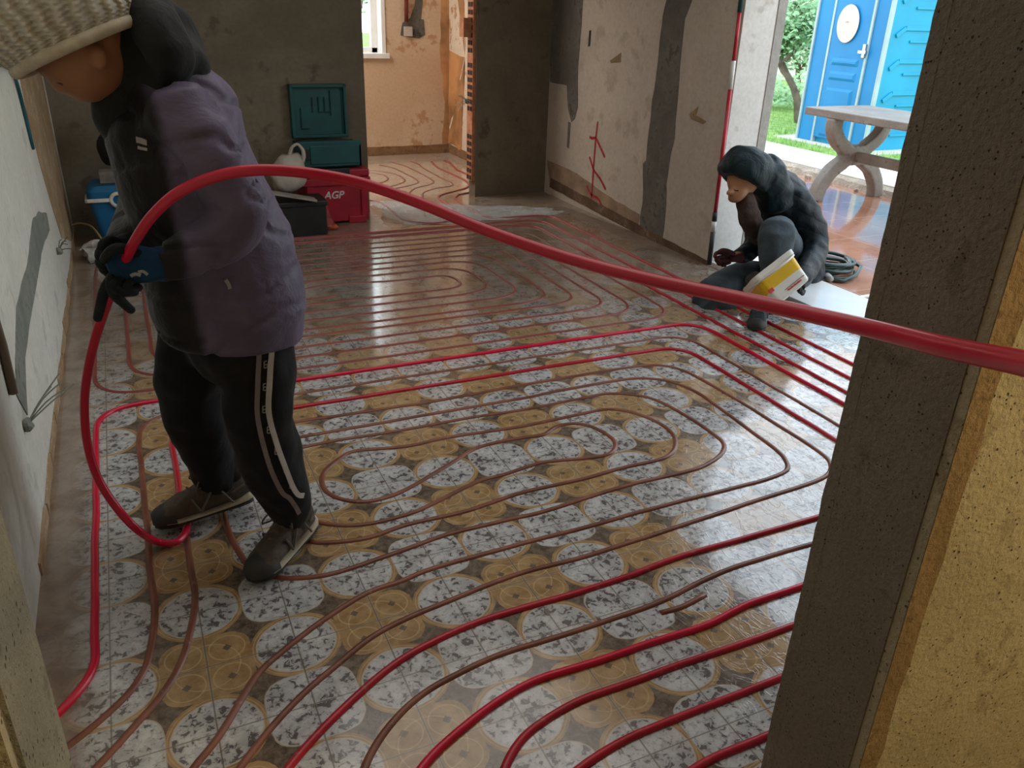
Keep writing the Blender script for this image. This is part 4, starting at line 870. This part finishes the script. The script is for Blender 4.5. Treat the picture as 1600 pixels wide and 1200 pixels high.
SH = [cloth('taupe_shoe', (.105, .088, .072), rough=.8, wr=22, strength=.6), plain('cream_midsole', (.48, .42, .30), .6), plain('dark_outsole', (.03, .028, .025), .8), plain('shoe_lace', (.14, .12, .09), .8)]
shoe(W, (-.070, .245, .012), (-.262, .048, .012), SH); shoe(W, (-.205, .418, .034), (-.478, .395, .020), SH)

# -- worker sitting in the doorway
S = empty('person', (2.6, 1.45, 0), 'person in dark hooded puffer jacket sitting in the outer doorway holding a bucket', 'person')
mb = MB()
mb.limb(*pl([(1240, 425, 1.65, .11, .10), (1230, 375, 1.58, .12, .10), (1222, 325, 1.52, .14, .10), (1205, 290, 1.48, .06, .055), (1185, 280, 1.47, .05, .05)]))
mb.ball(at(1163, 278, y=1.45), (.085, .075, .095), Matrix.Rotation(.45, 4, 'Y'))
mb.limb([at(1160, 285, y=1.45), at(1152, 302, y=1.43), at(1146, 312, y=1.42)], [(.058, .055), (.050, .042), (.034, .022)])
mb.limb([at(1148, 296, y=1.43), at(1141, 300, y=1.42), at(1137, 302, y=1.42)], [.018, .015, .012]); mb.ball(at(1147, 311, y=1.41), (.012, .016, .007))
mb.limb(*pl([(1245, 312, 1.40, .045), (1268, 352, 1.38, .04), (1274, 388, 1.32, .037), (1262, 415, 1.20, .030), (1252, 435, 1.08, .026)]))
mb.limb(*pl([(1190, 318, 1.60, .045), (1180, 360, 1.60, .04), (1178, 388, 1.55, .036), (1155, 400, 1.50, .028), (1140, 402, 1.48, .026)]))
mb.limb(*pl([(1235, 432, 1.58, .08), (1222, 390, 1.40, .065), (1214, 362, 1.24, .055), (1210, 420, 1.19, .045), (1203, 475, 1.17, .032), (1201, 486, 1.17, .030)]))
mb.limb(*pl([(1225, 440, 1.70, .08), (1160, 445, 1.62, .065), (1112, 466, 1.48, .050), (1140, 480, 1.43, .038), (1180, 486, 1.43, .030)]))
b2 = mb.build('body', SKIN, S, remesh=.008, soften=3)
bpy.context.view_layer.update(); mb = MB(); ribbon(mb, [b2], [(1147, 297), (1150, 298), (1154, 298)], .0025, .002); mb.build('eye', plain('dark_eye', (.03, .015, .01), .4), S)
mb = MB()
mb.limb(*pl([(1240, 440, 1.68, .15, .11), (1236, 425, 1.64, .15, .11)]))
mb.limb(*pl([(1238, 430, 1.56, .115), (1226, 395, 1.42, .10), (1214, 363, 1.24, .084), (1213, 385, 1.20, .084), (1212, 420, 1.19, .072), (1206, 455, 1.18, .062), (1202, 484, 1.17, .052)]))
mb.limb(*pl([(1225, 442, 1.70, .115), (1170, 435, 1.64, .10), (1125, 452, 1.54, .095), (1106, 470, 1.47, .088), (1128, 484, 1.42, .070), (1160, 488, 1.40, .06), (1196, 490, 1.42, .05)]))
mb.build('trousers', cloth('slate_trousers', (.050, .066, .078), rough=.85, wr=12, strength=.6), S, remesh=.010, soften=4, wob=.012, wobs=12)
def m_puffer():
    m, g = newmat('black_puffer'); x, y, z = g.xyz(g.coord()); n = g.noise(10, 4, .6, dist=.5)
    q = g.m('ABSOLUTE', g.m('SINE', (z * 1.0 + x * .45 + n * .03) * 48.0)); g.out(col=g.mix(g.ramp(n, .3, .7), (.004, .008, .011), (.010, .016, .020)), rough=.55, spec=.25); g.bump(q * .22 + n * 1.0, .6, .02); return m
PF = m_puffer()
mb = MB()
mb.limb(*pl([(1242, 432, 1.68, .17, .15), (1238, 400, 1.62, .17, .155), (1232, 365, 1.57, .175, .16), (1226, 330, 1.53, .18, .15), (1216, 303, 1.50, .14, .125), (1200, 288, 1.48, .10, .10)]), n=26)
mb.limb(*pl([(1240, 308, 1.42, .080), (1258, 335, 1.38, .076), (1270, 365, 1.36, .072), (1273, 392, 1.30, .068), (1264, 415, 1.20, .056), (1254, 432, 1.10, .044)]))
mb.limb(*pl([(1196, 312, 1.60, .080), (1184, 350, 1.62, .072), (1182, 378, 1.58, .062), (1168, 394, 1.54, .050), (1156, 400, 1.50, .042)]))
mb.build('jacket', PF, S, remesh=.010, soften=3, wob=.010, wobs=18)
mb = MB()                                                     # hood: a shell open towards the lowered face
hc = at(1166, 270, y=1.46); ax = (V3((.46, .12, .88))).normalized()
A_ = V3((0, 1, 0)); A_ = (A_ - ax * A_.dot(ax)).normalized(); B_ = ax.cross(A_)
def hp(r, z, q, sx=1.0, sy=1.0): return hc + ax * z + A_ * (r * sx * math.cos(q)) + B_ * (r * sy * math.sin(q))
prof = smooth([V3((a, 0, b)) for a, b in ((.128, -.052), (.140, -.035), (.146, .0), (.140, .045), (.115, .085), (.07, .112), (.015, .122))], 3)
mb.ring_loft([[hp(p.x, p.z, 2 * math.pi * j / 32, .86, 1.0) for j in range(32)] for p in prof])
mb.limb(*pl([(1190, 268, 1.46, .12, .105), (1203, 290, 1.47, .115, .10), (1208, 312, 1.48, .12, .10)]), n=24)
mb.build('hood', cloth('dark_teal_hood', (.004, .016, .021), rough=.55, wr=13, strength=.9), S, remesh=.008, soften=2, wob=.010, wobs=16)
mb = MB(); mb.limb(*pl([(1163, 306, 1.43, .045), (1167, 320, 1.41, .05), (1171, 338, 1.40, .055), (1178, 356, 1.41, .052), (1184, 370, 1.44, .045)]))
mb.build('scarf', cloth('brown_scarf', (.060, .040, .032), rough=.95, wr=24, strength=.9), S, remesh=.008, soften=2, wob=.007, wobs=26)
RG = cloth('dark_red_glove', (.075, .020, .020), rough=.8, wr=30, strength=.3)
MB().limb(*pl([(1160, 402, 1.50, .034), (1148, 402, 1.49, .034, .026), (1136, 403, 1.475, .032, .022)]), n=16).build('glove', RG, S, remesh=.006, soften=2)
fingers([(.0105, (1136, 399, 1.46), (1127, 395, 1.45), (1119, 396, 1.44), (1117, 401, 1.43)), (.0105, (1134, 403, 1.46), (1125, 402, 1.44), (1119, 405, 1.43), (1121, 409, 1.43)), (.0105, (1136, 407, 1.45), (1128, 408, 1.43), (1122, 411, 1.43), (1126, 413, 1.43)), (.0095, (1140, 410, 1.45), (1133, 412, 1.44), (1128, 414, 1.44), (1133, 415, 1.44)), (.011, (1146, 396, 1.46), (1136, 392, 1.44), (1129, 391, 1.43), (1124, 393, 1.43))], S, RG)
DGv = cloth('charcoal_glove', (.02, .024, .026), rough=.8, wr=30, strength=.3)
MB().limb(*pl([(1254, 432, 1.10, .036), (1251, 441, 1.06, .030, .026), (1249, 449, 1.03, .030, .020)]), n=16).build('glove', DGv, S, remesh=.006, soften=2)
fingers([(.0095, (1247, 446, 1.03), (1244, 447, 1.00), (1242, 443, .985), (1243, 438, .985)), (.0095, (1250, 450, 1.03), (1247, 452, 1.00), (1245, 448, .985), (1246, 443, .985)), (.0095, (1253, 453, 1.03), (1250, 456, 1.00), (1248, 452, .985), (1248, 447, .985)), (.009, (1256, 455, 1.04), (1254, 459, 1.01), (1251, 456, .99), (1251, 451, .99)), (.0105, (1247, 436, 1.06), (1241, 434, 1.03), (1238, 430, 1.01), (1237, 427, 1.0))], S, DGv)
shoe(S, (2.45, 1.27, .0), (2.235, 1.06, .0), [cloth('black_shoe', (.03, .04, .043), rough=.7, wr=22, strength=.6), plain('grey_midsole', (.22, .24, .24), .6), SH[2], plain('grey_lace', (.2, .22, .22), .8)])
shoe(S, (2.52, 1.50, .03), (2.62, 1.30, .03), [SH[0], SH[1], SH[2], SH[3]], laces=False, L=.22)

# ---------------------------------------------------------------- bucket in that worker's hand
bc = at(1214, 440, y=.99); e1 = (at(1236, 401, y=.99) - at(1165, 456, y=.99)).normalized(); vd = (bc - CC).normalized()
e3 = (vd - e1 * vd.dot(e1)).normalized(); e3 = (e3 + V3((0, 0, -.12))).normalized(); e3 = (e3 - e1 * e3.dot(e1)).normalized(); e2 = e3.cross(e1).normalized()    # e2 points from bottom to rim
if e2.z < 0: e2 = -e2
BM = Matrix(((e1.x, e3.x, e2.x, bc.x), (e1.y, e3.y, e2.y, bc.y), (e1.z, e3.z, e2.z, bc.z), (0, 0, 0, 1)))
T = empty('bucket', tuple(bc), 'white rectangular bucket with yellow label tilted in the seated worker hand', 'bucket')
def br_(hx, hy, r_, z): return [BM @ p for p in rrect(0, 0, hx, hy, r_, z)]
WP = plain('white_bucket_plastic', (.70, .69, .63), .4, .04)
mb = MB().ring_loft([br_(.094, .062, .02, -.085), br_(.100, .068, .025, -.078), br_(.112, .080, .03, .045), br_(.122, .088, .03, .050), br_(.124, .090, .03, .072), br_(.116, .082, .03, .074), br_(.110, .078, .03, .045), br_(.096, .064, .025, -.076)])
mb.build('body', WP, T, smoothf=False)
LB = plain('yellow_label', (.74, .46, .008), .45, .05)
mb = MB().ring_loft([br_(.1022, .0700, .026, -.052), br_(.1125, .0803, .030, .038), br_(.1110, .0790, .030, .038), br_(.1007, .0688, .026, -.052)], cap=False, closed=True); mb.build('label', LB, T)
mb = MB()
def onface(x0, x1, z0, z1, d=.0015):
    f = lambda x, z: BM @ V3((x, -(.080 - (.045 - z) * .0975) - d, z))
    mb.ring_loft([[f(x0, z0), f(x1, z0), f(x1, z1), f(x0, z1)], [f(x0, z0) + e3 * .003, f(x1, z0) + e3 * .003, f(x1, z1) + e3 * .003, f(x0, z1) + e3 * .003]])
for k in range(12): onface(-.02 + k * .0068, -.0148 + k * .0068, -.070, -.063 + .002 * (k % 3 == 0))
RPR = plain('red_print', (.60, .05, .05), .5); mb.build('red_lettering', RPR, T)
mb = MB(); onface(-.095, -.070, -.030, -.012); mb.build('red_mark', RPR, T)
mb = MB(); onface(-.03, .085, -.058, -.0555); mb.build('dark_line', plain('brown_print', (.2, .08, .03), .5), T)
hp_ = [BM @ V3((.128 * math.cos(a), -.02 - .10 * math.sin(a), .052 - .018 * math.sin(a))) for a in [math.pi * k / 12 for k in range(13)]]
MB().tube([p for p in hp_], .0045, 8).build('handle', WP, T, smoothf=True)
